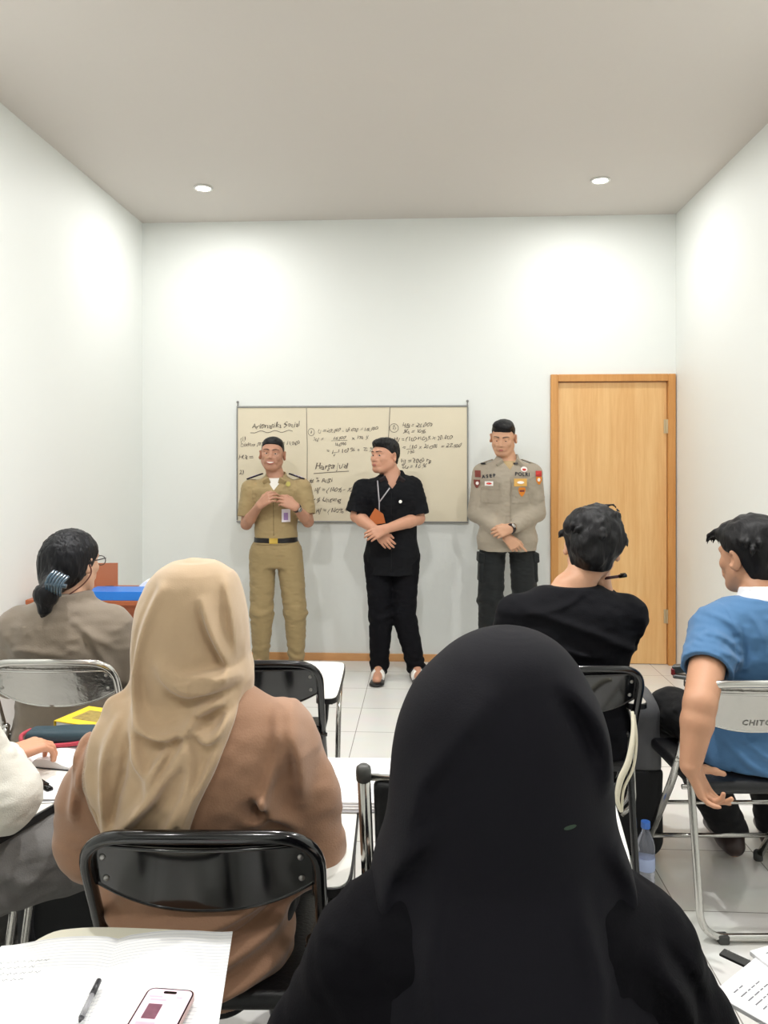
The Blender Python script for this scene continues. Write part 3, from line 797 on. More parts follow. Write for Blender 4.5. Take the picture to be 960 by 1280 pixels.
def inset(P, d):
    n = len(P); out = []
    for i in range(n):
        a = Vector(P[i-1]); b_ = Vector(P[i]); c = Vector(P[(i+1) % n]); t = (c-a)
        if t.length < 1e-9: out.append(P[i]); continue
        t.normalize(); nn = Vector((-t.y, t.x)); out.append((b_.x+nn.x*d, b_.y+nn.y*d))
    return out
def build_chair(label, loc, rz, style='black', tablet=True, group='folding lecture chairs', edge=None, rim=None):
    t = thing('folding_lecture_chair', label, 'chair', loc, rz, group)
    fm = m_blackmetal if style == 'black' else m_chrome
    W_, zt = 0.215, 0.785; yb = -0.245
    # one long tube: front foot, up the side, round the top of the back, down to the other front foot
    pts = [(-W_, 0.24, 0.012), (-W_, -0.09, 0.47), (-W_, yb+0.01, zt-0.05), (-W_+0.02, yb-0.008, zt), (0, yb-0.016, zt+0.004), (W_-0.02, yb-0.008, zt), (W_, yb+0.01, zt-0.05), (W_, -0.09, 0.47), (W_, 0.24, 0.012)]
    pts = [(-W_, 0.24, 0.012), (-W_, -0.10, 0.47), (-W_, yb, zt), (0, yb-0.014, zt+0.006), (W_, yb, zt), (W_, -0.10, 0.47), (W_, 0.24, 0.012)]
    b = MB(); b.tube(fillet(pts, [0.12, 0.085, 0.05, 0.085, 0.12], 8), 0.0125, 14); b.build('frame', fm, t, True)
    b = MB(); Wr = 0.195
    b.tube(fillet([(-Wr, -0.145, 0.535), (-Wr, -0.175, 0.40), (-Wr, -0.245, 0.016), (Wr, -0.245, 0.016), (Wr, -0.175, 0.40), (Wr, -0.145, 0.535)], [0.1, 0.075, 0.075, 0.1], 8), 0.0115, 14)
    for sx in (-1, 1): b.ball((sx*Wr, -0.145, 0.536), 0.0125, 12, 8)
    b.build('rear_leg', fm, t, True)
    for sx in (-1, 1):
        b = MB(); b.tube([(sx*0.205, 0.222, 0.034), (sx*0.216, 0.245, 0.002)], 0.0165, 12); b.build('front_foot_cap', m_rub, t, True)
        b = MB(); b.box((sx*0.13, -0.245, 0.013), (0.016, 0.0145, 0.0135), bev=0.003); b.build('rear_foot_pad', m_rub, t)
        b = MB(); b.box((sx*0.206, -0.128, 0.505), (0.004, 0.024, 0.03), Matrix.Rotation(0.3, 3, 'X'), 0.002)
        b.tube([(sx*0.232, -0.128, 0.51), (sx*0.18, -0.128, 0.51)], 0.007, 8); b.build('hinge_bracket', fm, t)
    b = MB(); b.tube([(-W_, 0.150, 0.135), (W_, 0.150, 0.135)], 0.008, 10); b.build('crossbar', fm, t, True)
    b = MB(); b.tube([(-0.2, -0.105, 0.415), (0.2, -0.105, 0.415)], 0.008, 10); b.tube([(-W_, 0.02, 0.31), (W_, 0.02, 0.31)], 0.007, 10); b.build('seat_support', fm, t, True)
    # seat
    F = Fld((-0.23, -0.24, 0.38), (0.23, 0.27, 0.50), 0.006)
    F.rbox((0, 0.02, 0.440), (0.192, 0.205, 0.020), 0.019); F.ell((0, 0.02, 0.452), (0.17, 0.18, 0.020), 0.02)
    if 'seat_mesh' not in MATS: o = F.mesh('seat', m_blackpad, t); MATS['seat_mesh'] = o.data
    else: o = bpy.data.objects.new('seat', MATS['seat_mesh']); C.objects.link(o); o.parent = t
    # back panel, bowed between the tubes
    nx, nz = 28, 8; vs = []; fs = []
    pw = W_-0.004
    def pan(i, j, side):
        a = (i/nx-0.5)*2; x = a*pw
        top = zt-0.004-0.045*max(0, (abs(a)-0.82)/0.18)**2
        bot = 0.625+0.055*abs(a)**2.4
        z = bot+(top-bot)*j/nz
        y = yb+0.012+(zt-z)*0.42-0.030*(1-a*a)
        return (x, y+side*0.003, z)
    for side in (-1, 1):
        for j in range(nz+1):
            for i in range(nx+1): vs.append(pan(i, j, side))
    n = (nx+1)*(nz+1)
    for j in range(nz):
        for i in range(nx):
            a = j*(nx+1)+i; f = (a, a+1, a+nx+2, a+nx+1); fs.append(f); fs.append(tuple(q+n for q in reversed(f)))
    E = [i for i in range(nx+1)]+[j*(nx+1)+nx for j in range(1, nz+1)]+[nz*(nx+1)+i for i in range(nx-1, -1, -1)]+[j*(nx+1) for j in range(nz-1, 0, -1)]
    for a, c in zip(E, E[1:]+E[:1]): fs.append((c, a, a+n, c+n))
    b = MB(); b.add(vs, fs)
    bo = b.build('backrest', m_chromesheet if style == 'chrome' else m_blacksheet, t, angle=40)
    b = MB()
    b.tube([Vector(pan(i, 0, 0)) for i in range(nx+1)], 0.0052, 8)
    b.tube([Vector(pan(i, nz, 0))+Vector((0, -0.004, -0.022 if style == 'chrome' else -0.012)) for i in range(nx+1)], 0.0035, 8)
    b.build('rolled_edge', m_chrome if style == 'chrome' else m_blacksheet, bo, True)
    for sx in (-1, 1):
        for j in (1.8, 5.2):
            i = nx/2+sx*nx*0.43; p = Vector(pan(i, j, -1)); b = MB(); b.ball(p+Vector((0, -0.001, 0)), (0.0062, 0.004, 0.0062), 10, 8); b.build('bolt', m_bolt, bo, True)
    if tablet:
        P = round_poly(TAB); z0, z1 = 0.622, 0.642
        b = MB(); b.prism(inset(P, 0.004), z0+0.002, z1+0.0015)
        tb = b.build('writing_tablet', edge or m_tab, t)
        b = MB(); pts3 = [Vector((x, y, (z0+z1)/2)) for x, y in P]
        n = len(P); vs = []; fs = []
        for (x, y), (xi, yi) in zip(P, inset(P, 0.006)):
            vs += [(x, y, z0+0.002), (x, y, z1-0.001), (xi, yi, z1), (xi, yi, z0)]
        for i in range(n):
            for k in range(4):
                a = i*4+k; c = i*4+(k+1) % 4; j = ((i+1) % n)*4; fs.append((a, c, j+(k+1) % 4, j+k))
        b.add(vs, fs); b.build('edging', rim or m_tabedge, tb)
        for dy in (0.0, 0.05):
            b = MB(); b.tube(fillet([(0.262, 0.16+dy*0.8, 0.619), (0.262, 0.02+dy, 0.55), (0.258, -0.03+dy, 0.25), (W_+0.006, -0.01+dy, 0.20)], [0.06, 0.12, 0.05], 6), 0.0085, 12)
            b.build('tablet_support', m_chrome, t, True)
        b = MB(); b.tube([(W_, -0.13, 0.515), (0.226, -0.115, 0.56), (0.230, -0.10, 0.618)], 0.008, 10); b.box((0.230, -0.09, 0.617), (0.02, 0.03, 0.005)); b.build('tablet_bracket', fm, t)
    return t
def at_cam(X, D, turn=0.0): p = cw(X, D); return (p.x, p.y, 0), TH+math.radians(turn)
l, r = at_cam(-1.125, 2.83); build_chair('shiny dented chrome chair of the woman with the low ponytail', l, r, 'chrome')
l, r = at_cam(-0.430, 2.81); build_chair('empty gloss black chair with a bare white tablet, just past the tan headscarf', l, r, 'black')
l, r = at_cam(-0.334, 1.63); build_chair('gloss black chair under the person in the tan headscarf', l, r, 'black')
l, r = at_cam(0.630, 2.75, 1.0); build_chair('gloss black chair of the man in the black long-sleeved top', l, r, 'black')
l, r = at_cam(1.16, 2.58, 0.0); bc_ = build_chair('chrome chair with an engraved metal back under the man in the blue polo shirt', l, r, 'chrome')
l, r = at_cam(0.03, 0.98); build_chair('chair hidden under the person in the black headscarf', l, r, 'black')
l, r = at_cam(-0.565, 1.005, 0.0); build_chair('chair whose white tablet holds the open lined notebook and the phone', l, r, 'black', edge=mat('cream_laminate', (236, 232, 214), 0.3))
l, r = at_cam(-1.085, 1.81, -18); build_chair('black chair at the left edge, its white tablet under a white sleeve', l, r, 'black')
l, r = at_cam(0.605, 0.90, 0.0); build_chair('chair at the right front corner with printed papers on its tablet', l, r, 'black')
bk = [c for c in bc_.children if c.name.startswith('backrest')][0]
me = text_mesh('CHITOSE', 0.026, 0.0006, 0.0, 0.0006, 1.2)
for q in me.vertices:
    x = -0.055+q.co.x; a = x/0.211; z = 0.648+q.co.y; y = -0.245+0.012+(0.785-z)*0.42-0.030*(1-a*a); q.co = (x, y-0.0042, z)
link('embossed_lettering', me, mat('dull_steel_lettering', (158, 156, 152), 0.35, 1.0), bk)
# chair with two separate back posts and a vinyl back, turned slightly
def post_chair(label, loc, rz):
    t = thing('post_back_chair', label, 'chair', loc, rz)
    for sx in (-1, 1):
        b = MB(); b.tube(fillet([(sx*0.225, -0.265, 0.845), (sx*0.222, -0.205, 0.50), (sx*0.222, -0.215, 0.012)], 0.1), 0.0135, 14); b.build('back_post', m_chrome, t, True)
        b = MB(); b.lathe([(0.0150, -0.018), (0.0155, 0.0), (0.0145, 0.008), (0.009, 0.013), (0.001, 0.014)], (sx*0.225, -0.2655, 0.845), 20, Matrix.Rotation(0.17, 3, 'X')); b.build('post_cap', mat('grey_plastic_cap', (75, 75, 72), 0.4), t, True)
        b = MB(); b.tube(fillet([(sx*0.222, 0.21, 0.012), (sx*0.222, 0.19, 0.43), (sx*0.222, -0.195, 0.43)], 0.06), 0.012, 12); b.build('front_leg', m_chrome, t, True)
        for y in (0.21, -0.215):
            b = MB(); b.tube([(sx*0.222, y, 0.03), (sx*0.222, y, 0.001)], 0.0155, 12); b.build('foot_cap', m_rub, t, True)
    F = Fld((-0.25, -0.30, 0.55), (0.25, -0.12, 0.86), 0.005)
    F.rbox((0, -0.232, 0.72), (0.208, 0.014, 0.105), 0.013, R=Matrix.Rotation(0.17, 3, 'X')); F.mesh('backrest', m_blackpad, t)
    b = MB(); b.tube([(-0.222, -0.253, 0.829), (0.222, -0.253, 0.829)], 0.007, 10); b.tube([(-0.222, -0.222, 0.60), (0.222, -0.222, 0.60)], 0.007, 10); b.build('back_rail', m_chrome, t, True)
    F = Fld((-0.23, -0.24, 0.38), (0.23, 0.27, 0.52), 0.006); F.rbox((0, 0.01, 0.462), (0.205, 0.20, 0.022), 0.02); F.mesh('seat', m_blackpad, t)
    b = MB(); b.tube([(-0.222, 0.205, 0.40), (0.222, 0.205, 0.40)], 0.009, 10); b.tube([(-0.222, 0.2, 0.17), (0.222, 0.2, 0.17)], 0.008, 10); b.build('crossbar', m_chrome, t, True)
    P = [(x+0.035, y) for x, y in round_poly(TAB)]
    b = MB(); b.prism(P, 0.624, 0.638); tb = b.build('writing_tablet', mat('grey_laminate', (176, 176, 174), 0.35), t)  # tablet top's grey puts shading and reflection into its colour
    b = MB(); b.tube([(x, y, 0.633) for x, y in P], 0.007, 8, closed=True); b.build('edging', mat('white_edging', (236, 236, 234), 0.35), tb, True)
    b = MB(); b.tube(fillet([(0.255, 0.0, 0.622), (0.255, 0.0, 0.43), (0.222, 0.0, 0.42)], 0.02), 0.010, 12); b.box((0.255, 0.0, 0.617), (0.03, 0.04, 0.004)); b.build('tablet_support', m_chrome, t)
    return t
l, r = at_cam(0.223, 1.757, -9.0); post_chair('empty chair with a capped chrome post and black vinyl back, beside the black headscarf', l, r)
# ------------------------------------------------------------------ the three men at the board
def facing(uc, D):
    X0 = (uc-480)/960*D
    def J(u, v, y=0.0): return V(-((u-480)/960*(D-y)-X0), y, CAMZ-(v-578)/960*(D-y))
    return J, cw(X0, D), TH+PI
def away(uc, D, turn=0.0):
    X0 = (uc-480)/960*D
    def J(u, v, y=0.0): return V((u-480)/960*(D+y)-X0, y, CAMZ-(v-578)/960*(D+y))
    return J, cw(X0, D), TH
def band(pr, zc, hh, off, m, name):
    F = pr.new(); F.loft(torso_secs(pr.P['z0'], off=off, **pr.args), 0.0)
    F.clip(lambda p: np.abs(p[:, 2]-zc)-hh, 0.003); pr.B = F
    return F.mesh(name, m, pr.root)
def tube_on(fld, pts, r, m, name, parent, side=1, lift=0.003, seg=8):
    out = []
    for x, z in pts:
        y = fld.skin_y(x, z, side)
        if y is not None: out.append((x, y+side*lift, z))
    b = MB(); b.tube(out, r, seg); return b.build(name, m, parent, True)
def watch(pr, w, e, m_strap, m_face, rad=0.030, t=0.12, fdir=(0, 1, 0.4)):
    d = unit(np.array(w)-np.array(e)); c = np.array(w)-d*t*np.linalg.norm(np.array(w)-np.array(e))*0.6
    F = Fld(c-0.06, c+0.06, 0.003)
    F.cap(c-d*0.010, c+d*0.010, rad, rad, 0); F.clip(lambda p: np.abs((p-c) @ d)-0.010, 0.003)
    o = F.mesh('watch_strap', m_strap, pr.root)
    f = unit(np.array(fdir)-d*(np.array(fdir) @ d)); q = Vector(c+f*(rad-0.001)); b = MB()
    M = Vector((0, 0, 1)).rotation_difference(Vector(f)).to_matrix()
    b.lathe([(0.001, -0.004), (0.017, -0.004), (0.018, 0.003), (0.015, 0.006), (0.001, 0.006)], q, 20, M)
    o2 = b.build('watch_case', m_face, o, True); return o

skinA = (180, 134, 110)
# --- man in khaki
D = 5.35; J, loc, rz = facing(345, D)
H = Frame(J(340.5, 568, 0.02), yaw=1, pitch=2, roll=-3, sc=1.0)
P = dict(z0=0.835, H=H, shoulderR=J(314, 612), shoulderL=J(377, 611), elbowR=J(308, 655, 0.03), elbowL=J(385, 652, 0.04), wristR=J(324, 632, 0.20), wristL=J(370, 634, 0.20),
         handR=dict(ef=(-0.72, 0.25, 0.55), eb=(0.1, 0.8, 0.5), curls=(30, 35, 25), thumb=(40, 20, 20)), handL=dict(ef=(0.80, 0.25, 0.45), eb=(-0.15, 0.85, 0.4), curls=(32, 40, 30), thumb=(35, 25, 20)),
         hipR=V(0.092, 0, 0.83), hipL=V(-0.092, 0, 0.83), kneeR=J(327, 765, 0.02), kneeL=J(369, 763, 0.02), ankleR=V(0.108, -0.02, 0.085), ankleL=V(-0.140, -0.02, 0.085), toeR=V(0.135, 0.14, 0.024), toeL=V(-0.165, 0.14, 0.024))
pr = Person('smiling man in a khaki short-sleeved uniform, hands raised together, in front of the whiteboard', loc, rz, P, 0.0042, skinA)
F = pr.body(sw=0.89, depth=0.95, smile=1.0); pr.done()
face_parts(H, pr.root, pr.skin, smile=1.0, down=0.5)
m_hair = mat('black_hair', (13, 12, 14), 0.5, spec=0.3, bump=0.5, bscale=60, stretch=(3, 1, 0.5))
m_hairs = mat('short_black_hair', (30, 27, 27), 0.6, bump=0.4, bscale=150)
hair_short(F, H, m_hair, pr.root, base=0.003, top=0.010, fringe=0.066, side=0.012, temple=0.035, amp=0.001).mesh('hair', m_hair, pr.root)
m_kh = mat('khaki_uniform_cloth', (158, 138, 98), 0.8, bump=0.25, bscale=260, var=0.03, sheen=0.1)
m_kh2 = mat('khaki_trouser_cloth', (156, 136, 96), 0.8, bump=0.25, bscale=260, var=0.03, sheen=0.1)
T = pr.top(m_kh, off=0.014, hem=0.06, sleeve=0.80, soff=(0.022, 0.024), wr=0.004)
T.clip(lambda p: np.where((p[:, 1] > 0.03) & (p[:, 2] > 1.25), 0.044*np.clip((p[:, 2]-1.268)/0.06, -1, 1.2)-np.abs(p[:, 0]), -1.0), 0.003)
so = T.mesh('shirt', m_kh, pr.root)
pr.trousers(m_kh2, off=0.014, waist=0.085, knee=0.026, ankle=0.056, wr=0.003, hem=0.025, gather=1.2, legw=1.0)
band(pr, 0.925, 0.018, 0.017, mat('black_leather_belt', (22, 18, 18), 0.35), 'belt')
patch(pr.B, 'belt_buckle', 0.0, 0.925, 0.058, 0.038, mat('gold_buckle', (222, 190, 96), 0.3, 0.8), pr.root, lift=0.003, thick=0.004)
m_white = mat('white_cotton', (238, 236, 230), 0.8); m_line = mat('khaki_seam', (118, 102, 70), 0.9)
F2 = pr.new(); cz = 0.835+0.505
for q in (-1, 1):
    R = Matrix.Rotation(q*0.55, 3, 'Y') @ Matrix.Rotation(-0.5, 3, 'X')
    F2.rbox((q*0.047, 0.084, cz-0.018), (0.027, 0.007, 0.036), 0.006, 0.004, R=R)
F2.loft([(cz-0.02, 0, -0.004, 0.080, 0.080), (cz+0.012, 0, 0.0, 0.068, 0.068)], 0.012, rnd=0.004); F2.cap((0, 0, cz-0.05), (0, 0.01, cz+0.1), 0.062, 0.060, 0.004, 's')
F2.clip(lambda p: np.where(p[:, 1] > 0.03, 0.012+np.maximum(0, (p[:, 2]-(cz-0.055)))*0.35-np.abs(p[:, 0]), -1.0))
F2.mesh('collar', m_kh, pr.root)
F2 = pr.new(); F2.loft(torso_secs(0.835, off=0.002, **pr.args), 0.0); F2.clip(lambda p: np.maximum(np.abs(p[:, 0])-0.055, np.maximum((cz-0.085)-p[:, 2], p[:, 2]-(cz+0.012))), 0.004); F2.mesh('undershirt', m_white, pr.root)
tube_on(T, [(0.0, z) for z in np.arange(0.96, 1.29, 0.02)], 0.0022, m_line, 'placket', pr.root, lift=0.0)
for q, x in ((1, J(331, 612)[0]), (-1, J(362, 612)[0])):
    z = J(345, 618)[2]
    patch(T, 'pocket', x, z-0.035, 0.092, 0.10, m_kh, pr.root, lift=0.001, thick=0.003); patch(T, 'pocket_flap', x, z+0.012, 0.098, 0.035, m_kh2, pr.root, lift=0.005, thick=0.003)
x, _, z = J(362, 605); o = patch(T, 'chest_badge', x, z+0.002, 0.030, 0.034, mat('green_gold_badge', (170, 160, 84), 0.4, 0.3), pr.root, round_=True, nx=14, nz=3, lift=0.003)
x, _, z = J(360, 643); card = patch(T, 'identity_card', x, z, 0.055, 0.088, mat('white_card', (232, 226, 232), 0.35), pr.root, lift=0.012, thick=0.002)
patch(T, 'card_photo', x, z-0.006, 0.028, 0.05, mat('lilac_print', (160, 130, 180), 0.4), card, lift=0.016, thick=0.001)
m_ep = mat('black_epaulette_cloth', (34, 26, 40), 0.7); m_epl = mat('pale_epaulette_bars', (200, 188, 214), 0.5)
for q in (1, -1):
    c = Vector((q*0.146, 0.004, 0.835+0.528)); R = Matrix.Rotation(q*0.34, 3, 'Y') @ Matrix.Rotation(0.0, 3, 'X')
    y = c
    b = MB(); b.box(c, (0.058, 0.024, 0.005), R, 0.002); eo = b.build('epaulette', m_ep, pr.root)
    for k in range(3):
        b = MB(); b.box(c+R @ Vector((q*(-0.012+0.022*k), 0.004, 0.0055)), (0.0065, 0.018, 0.0018), R); b.build('rank_bar', m_epl, eo)
watch(pr, P['wristL'], P['elbowL'], mat('dark_watch_strap', (40, 32, 36), 0.4), mat('watch_steel', (180, 178, 175), 0.25, 1.0), 0.032, 0.10)
m_shoe = mat('black_shoe_leather', (18, 18, 20), 0.3)
def shoes(pr, m, name='shoe', low=True):
    P = pr.P
    for q in 'RL':
        a = P['ankle'+q]; t = P.get('toe'+q); t = a+V(0, 0.17, -0.055) if t is None else t
        d = unit((t-a)*V(1, 1, 0)); s_ = np.array([-d[1], d[0], 0])
        F = Fld(np.minimum(a, t)-0.12, np.maximum(a, t)+0.12, 0.0045)
        zf = t[2]+0.012
        F.cap(a-d*0.035+V(0, 0, zf-a[2]+0.008), a+d*0.02+V(0, 0, zf-a[2]+0.02), 0.041, 0.044, 0.02); F.cap(a+d*0.02+V(0, 0, zf-a[2]+0.016), t+V(0, 0, 0.006), 0.044, 0.037, 0.03, flat=((0, 0, 1), 0.85)); F.cap(a+V(0, 0, -0.02), a+V(0, 0, zf-a[2]+0.02), 0.046, 0.044, 0.02)
        F.clip(lambda p: (t[2]-0.024)-p[:, 2], 0.006); F.mesh(name, m, pr.root)
shoes(pr, m_shoe)

# --- man in the black shirt
D = 5.20; J, loc, rz = facing(490, D)
H = Frame(J(481, 570.5, 0.02), yaw=-46, pitch=2, roll=0, sc=1.0)
P = dict(z0=0.845, H=H, shoulderR=J(455, 613), shoulderL=J(514, 611), elbowR=J(446, 645, 0.03), elbowL=J(523, 648, 0.03), wristR=J(470, 663, 0.23), wristL=J(483, 661, 0.27),
         handR=dict(ef=(-0.62, 0.12, -0.72), eb=(0.2, 0.9, 0.1), curls=(14, 18, 14), thumb=(25, 10, 10), s=0.98), handL=dict(ef=(0.86, 0.12, -0.36), eb=(0.1, 0.95, 0.25), curls=(14, 28, 24), thumb=(25, 20, 15), s=0.98),
         hipR=V(0.10, 0, 0.83), hipL=V(-0.10, 0, 0.83), kneeR=J(476, 770, 0.03), kneeL=J(505, 768, 0.03), ankleR=J(474, 828, 0.0), ankleL=J(520, 828, 0.0), toeR=J(471, 842, 0.17), toeL=J(525, 842, 0.17))
for q in 'RL':
    P['ankle'+q][2] = 0.085; P['toe'+q][2] = 0.036
pr = Person('man in a black short-sleeved shirt with clasped hands, looking aside, in front of the whiteboard', loc, rz, P, 0.0042, (196, 146, 120))
pr.armf = 1.12
F = pr.body(sw=1.0, depth=1.12, arm=1.12, belly=0.015, jaw=1.12, neck=0.062); pr.done()
face_parts(H, pr.root, pr.skin, look=-1.0, down=0.3)
hair_short(F, H, m_hair, pr.root, base=0.006, top=0.016, fringe=0.058, side=0.010, amp=0.003, fr=0.014, lumps=[(0.0, 0.045, 0.088, 0.062, 0.045, 0.026)]).mesh('hair', m_hair, pr.root)
m_bk = mat('black_shirt_cloth', (13, 14, 18), 0.85, bump=0.25, bscale=240, spec=0.25)
m_bk2 = mat('black_trouser_cloth', (10, 10, 15), 0.85, bump=0.25, bscale=240, spec=0.2)
T = pr.top(m_bk, off=0.016, hem=-0.135, sleeve=0.90, soff=(0.026, 0.034), wr=0.005, flare=0.015)
T.clip(lambda p: np.where((p[:, 1] > 0.03) & (p[:, 2] > 1.265), 0.046*np.clip((p[:, 2]-1.285)/0.06, -1, 1.2)-np.abs(p[:, 0]), -1.0), 0.003)
T.mesh('shirt', m_bk, pr.root)
pr.trousers(m_bk2, off=0.012, waist=0.06, knee=0.026, ankle=0.064, wr=0.003, hem=0.030, gather=1.0, legw=1.0)
cz = 0.845+0.505
F2 = pr.new()
for q in (-1, 1):
    R = Matrix.Rotation(q*0.6, 3, 'Y') @ Matrix.Rotation(-0.5, 3, 'X')
    F2.rbox((q*0.049, 0.092, cz-0.016), (0.027, 0.007, 0.038), 0.006, 0.004, R=R)
F2.loft([(cz-0.02, 0, -0.004, 0.088, 0.086), (cz+0.016, 0, 0.0, 0.076, 0.074)], 0.012, rnd=0.004); F2.cap((0, 0, cz-0.05), (0, 0.01, cz+0.1), 0.068, 0.068, 0.004, 's')
F2.clip(lambda p: np.where(p[:, 1] > 0.03, 0.010+np.maximum(0, (p[:, 2]-(cz-0.055)))*0.45-np.abs(p[:, 0]), -1.0))
F2.mesh('collar', mat('black_collar_cloth', (34, 24, 26), 0.8), pr.root)
m_seam = mat('black_seam', (10, 10, 14), 0.9)
for q, uu in ((1, 455), (-1, 504)):
    x, _, z = J(uu, 632, 0.14); patch(T, 'pocket', x, z-0.04, 0.10, 0.12, m_bk, pr.root, lift=0.001, thick=0.003); patch(T, 'pocket_flap', x, z+0.022, 0.108, 0.036, m_bk2, pr.root, lift=0.004, thick=0.003)
x, _, z = J(500.5, 627, 0.14); patch(T, 'white_emblem', x, z, 0.022, 0.022, m_white, pr.root, round_=True, nx=10, nz=2, lift=0.009, thick=0.0015)
tube_on(T, [(0.006, z) for z in np.arange(0.74, 1.28, 0.02)], 0.0022, m_seam, 'placket', pr.root, lift=0.001)
m_lan = mat('grey_lanyard', (172, 168, 172), 0.5)
a0 = J(472, 601, 0.08); a1 = J(473.5, 640, 0.16); a2 = J(497, 596, 0.06); am = J(474, 628, 0.16)
tube_on(T, [(a0[0]+(am[0]-a0[0])*t, a0[2]+(am[2]-a0[2])*t) for t in np.linspace(0, 1, 10)]+[(am[0], am[2]+(a1[2]-am[2])*t) for t in (0.5, 1)], 0.0042, m_lan, 'lanyard', pr.root, lift=0.006)
tube_on(T, [(a2[0]+(am[0]-a2[0])*t, a2[2]+(am[2]-a2[2])*t) for t in np.linspace(0, 1, 12)], 0.0042, m_lan, 'lanyard', pr.root, lift=0.006)
x, _, z = J(471, 648.5, 0.2); y = (T.skin_y(x, z+0.02, 1) or 0.18)+0.012
b = MB(); b.prism([(-0.05, -0.045), (0.05, -0.045), (0.045, 0.012), (0.002, 0.062), (-0.045, 0.015)], -0.006, 0.006, Matrix.Translation((x, y+0.012, z+0.005)) @ Matrix.Rotation(0.16, 4, 'Y') @ Matrix.Rotation(PI/2, 4, 'X'))
b.build('brown_card_holder', mat('tan_leather', (178, 98, 48), 0.45), pr.root)
# sandals: dark sole, one broad white strap, dark instep
for q in 'RL':
    a, t = P['ankle'+q], P['toe'+q]; d = unit((t-a)*V(1, 1, 0)); F = Fld(np.minimum(a, t)-0.13, np.maximum(a, t)+0.13, 0.004)
    F.cap(V(a[0], a[1], 0.013)-d*0.04, V(t[0], t[1], 0.013)+d*0.012, 0.040, 0.050, 0, flat=((0, 0, 1), 0.30)); so = F.mesh('sandal', m_shoe, pr.root)
    F = Fld(np.minimum(a, t)-0.13, np.maximum(a, t)+0.13, 0.004); c = a+(t-a)*0.52; c[2] = 0.045
    F.cap(c-d*0.028-V(0, 0, 0.004), c+d*0.030-V(0, 0, 0.014), 0.046, 0.045, 0.0); F.clip(lambda p: np.abs((p-c) @ d)-0.026, 0.003); F.clip(lambda p: 0.012-p[:, 2], 0.003)
    F.mesh('white_sandal_strap', m_white, so)
    F = Fld(np.minimum(a, t)-0.13, np.maximum(a, t)+0.13, 0.004); c = a+(t-a)*0.22; c[2] = 0.055
    F.cap(c-d*0.028-V(0, 0, 0.0), c+d*0.030-V(0, 0, 0.008), 0.047, 0.045, 0.0); F.clip(lambda p: np.abs((p-c) @ d)-0.020, 0.003); F.clip(lambda p: 0.012-p[:, 2], 0.003)
    F.mesh('dark_sandal_strap', m_shoe, so)

# --- officer in grey-beige
D = 5.28; J, loc, rz = facing(634, D)
H = Frame(J(629, 547.5, 0.04), yaw=-18, pitch=-17, roll=-3, sc=1.0)
P = dict(z0=0.955, H=H, shoulderR=J(604, 593), shoulderL=J(664, 593), elbowR=J(597, 641, -0.01), elbowL=J(670, 641, -0.01), wristR=J(618, 663, 0.20), wristL=J(634, 667, 0.24),
         handR=dict(ef=(-0.80, 0.1, -0.55), eb=(0.15, 0.92, 0.35), curls=(10, 20, 15), thumb=(22, 10, 10)), handL=dict(ef=(0.30, 0.10, -0.92), eb=(0.3, 0.9, 0.1), curls=(20, 35, 30), thumb=(25, 15, 10)),
         hipR=V(0.098, 0, 0.95), hipL=V(-0.098, 0, 0.95), kneeR=V(0.118, 0.02, 0.52), kneeL=V(-0.118, 0.02, 0.52), ankleR=V(0.125, -0.02, 0.09), ankleL=V(-0.135, -0.02, 0.09), toeR=V(0.15, 0.15, 0.024), toeL=V(-0.165, 0.15, 0.024))
# the hand held below points down toward the picture's right
P['wristR'] = J(633, 671, 0.20); P['handR'] = dict(ef=(-0.62, 0.10, -0.70), eb=(0.2, 0.95, 0.2), curls=(20, 30, 20), per=[(4, 6, 4), (35, 45, 30), (40, 50, 30), (42, 50, 30)], thumb=(22, 10, 10))
P['wristL'] = J(640, 660, 0.235); P['handL'] = dict(ef=(0.93, 0.06, -0.30), eb=(0.1, 0.95, 0.2), curls=(25, 45, 30), thumb=(25, 20, 15))
pr = Person('uniformed officer in a grey-beige long-sleeved shirt, looking down, hands crossed, beside the door', loc, rz, P, 0.0042, (200, 154, 124))
pr.armf = 1.1
F = pr.body(sw=0.99, depth=1.08, arm=1.10, sh=1.0, neck=0.060); pr.done()
face_parts(H, pr.root, pr.skin, down=1.0)
hair_short(F, H, m_hair, pr.root, base=0.002, top=0.014, fringe=0.058, side=0.018, temple=0.04, amp=0.002, fr=0.016, lumps=[(0.018, 0.035, 0.098, 0.050, 0.048, 0.026), (-0.03, 0.03, 0.088, 0.04, 0.05, 0.026)]).mesh('hair', m_hair, pr.root)
m_of = mat('grey_beige_uniform_cloth', (158, 148, 132), 0.8, bump=0.25, bscale=240, var=0.02, sheen=0.15)
m_of2 = mat('grey_beige_flap_cloth', (148, 138, 122), 0.8, bump=0.25, bscale=240)
m_cargo = mat('dark_green_black_trouser_cloth', (17, 21, 22), 0.85, bump=0.25, bscale=200, sheen=0.08)
T = pr.top(m_of, off=0.016, hem=-0.095, long=0.86, soff=(0.022, 0.020), cuff=(0.044, 0.042), wr=0.0035, flare=0.10)
T.clip(lambda p: np.where((p[:, 1] > 0.03) & (p[:, 2] > 1.385), 0.044*np.clip((p[:, 2]-1.408)/0.06, -1, 1.2)-np.abs(p[:, 0]), -1.0), 0.003)
F2 = pr.new(); F2.loft(torso_secs(0.955, off=0.004, **pr.args), 0.0); F2.clip(lambda p: np.maximum(np.abs(p[:, 0])-0.055, np.maximum(1.375-p[:, 2], p[:, 2]-1.470)), 0.004); F2.mesh('undershirt', mat('tan_undershirt_cloth', (176, 152, 112), 0.8), pr.root)
T.mesh('shirt', m_of, pr.root)
pr.trousers(m_cargo, off=0.010, waist=-0.02, knee=0.034, ankle=0.062, wr=0.003, hem=0.06, gather=1.5, legw=1.0)
F2 = pr.new()
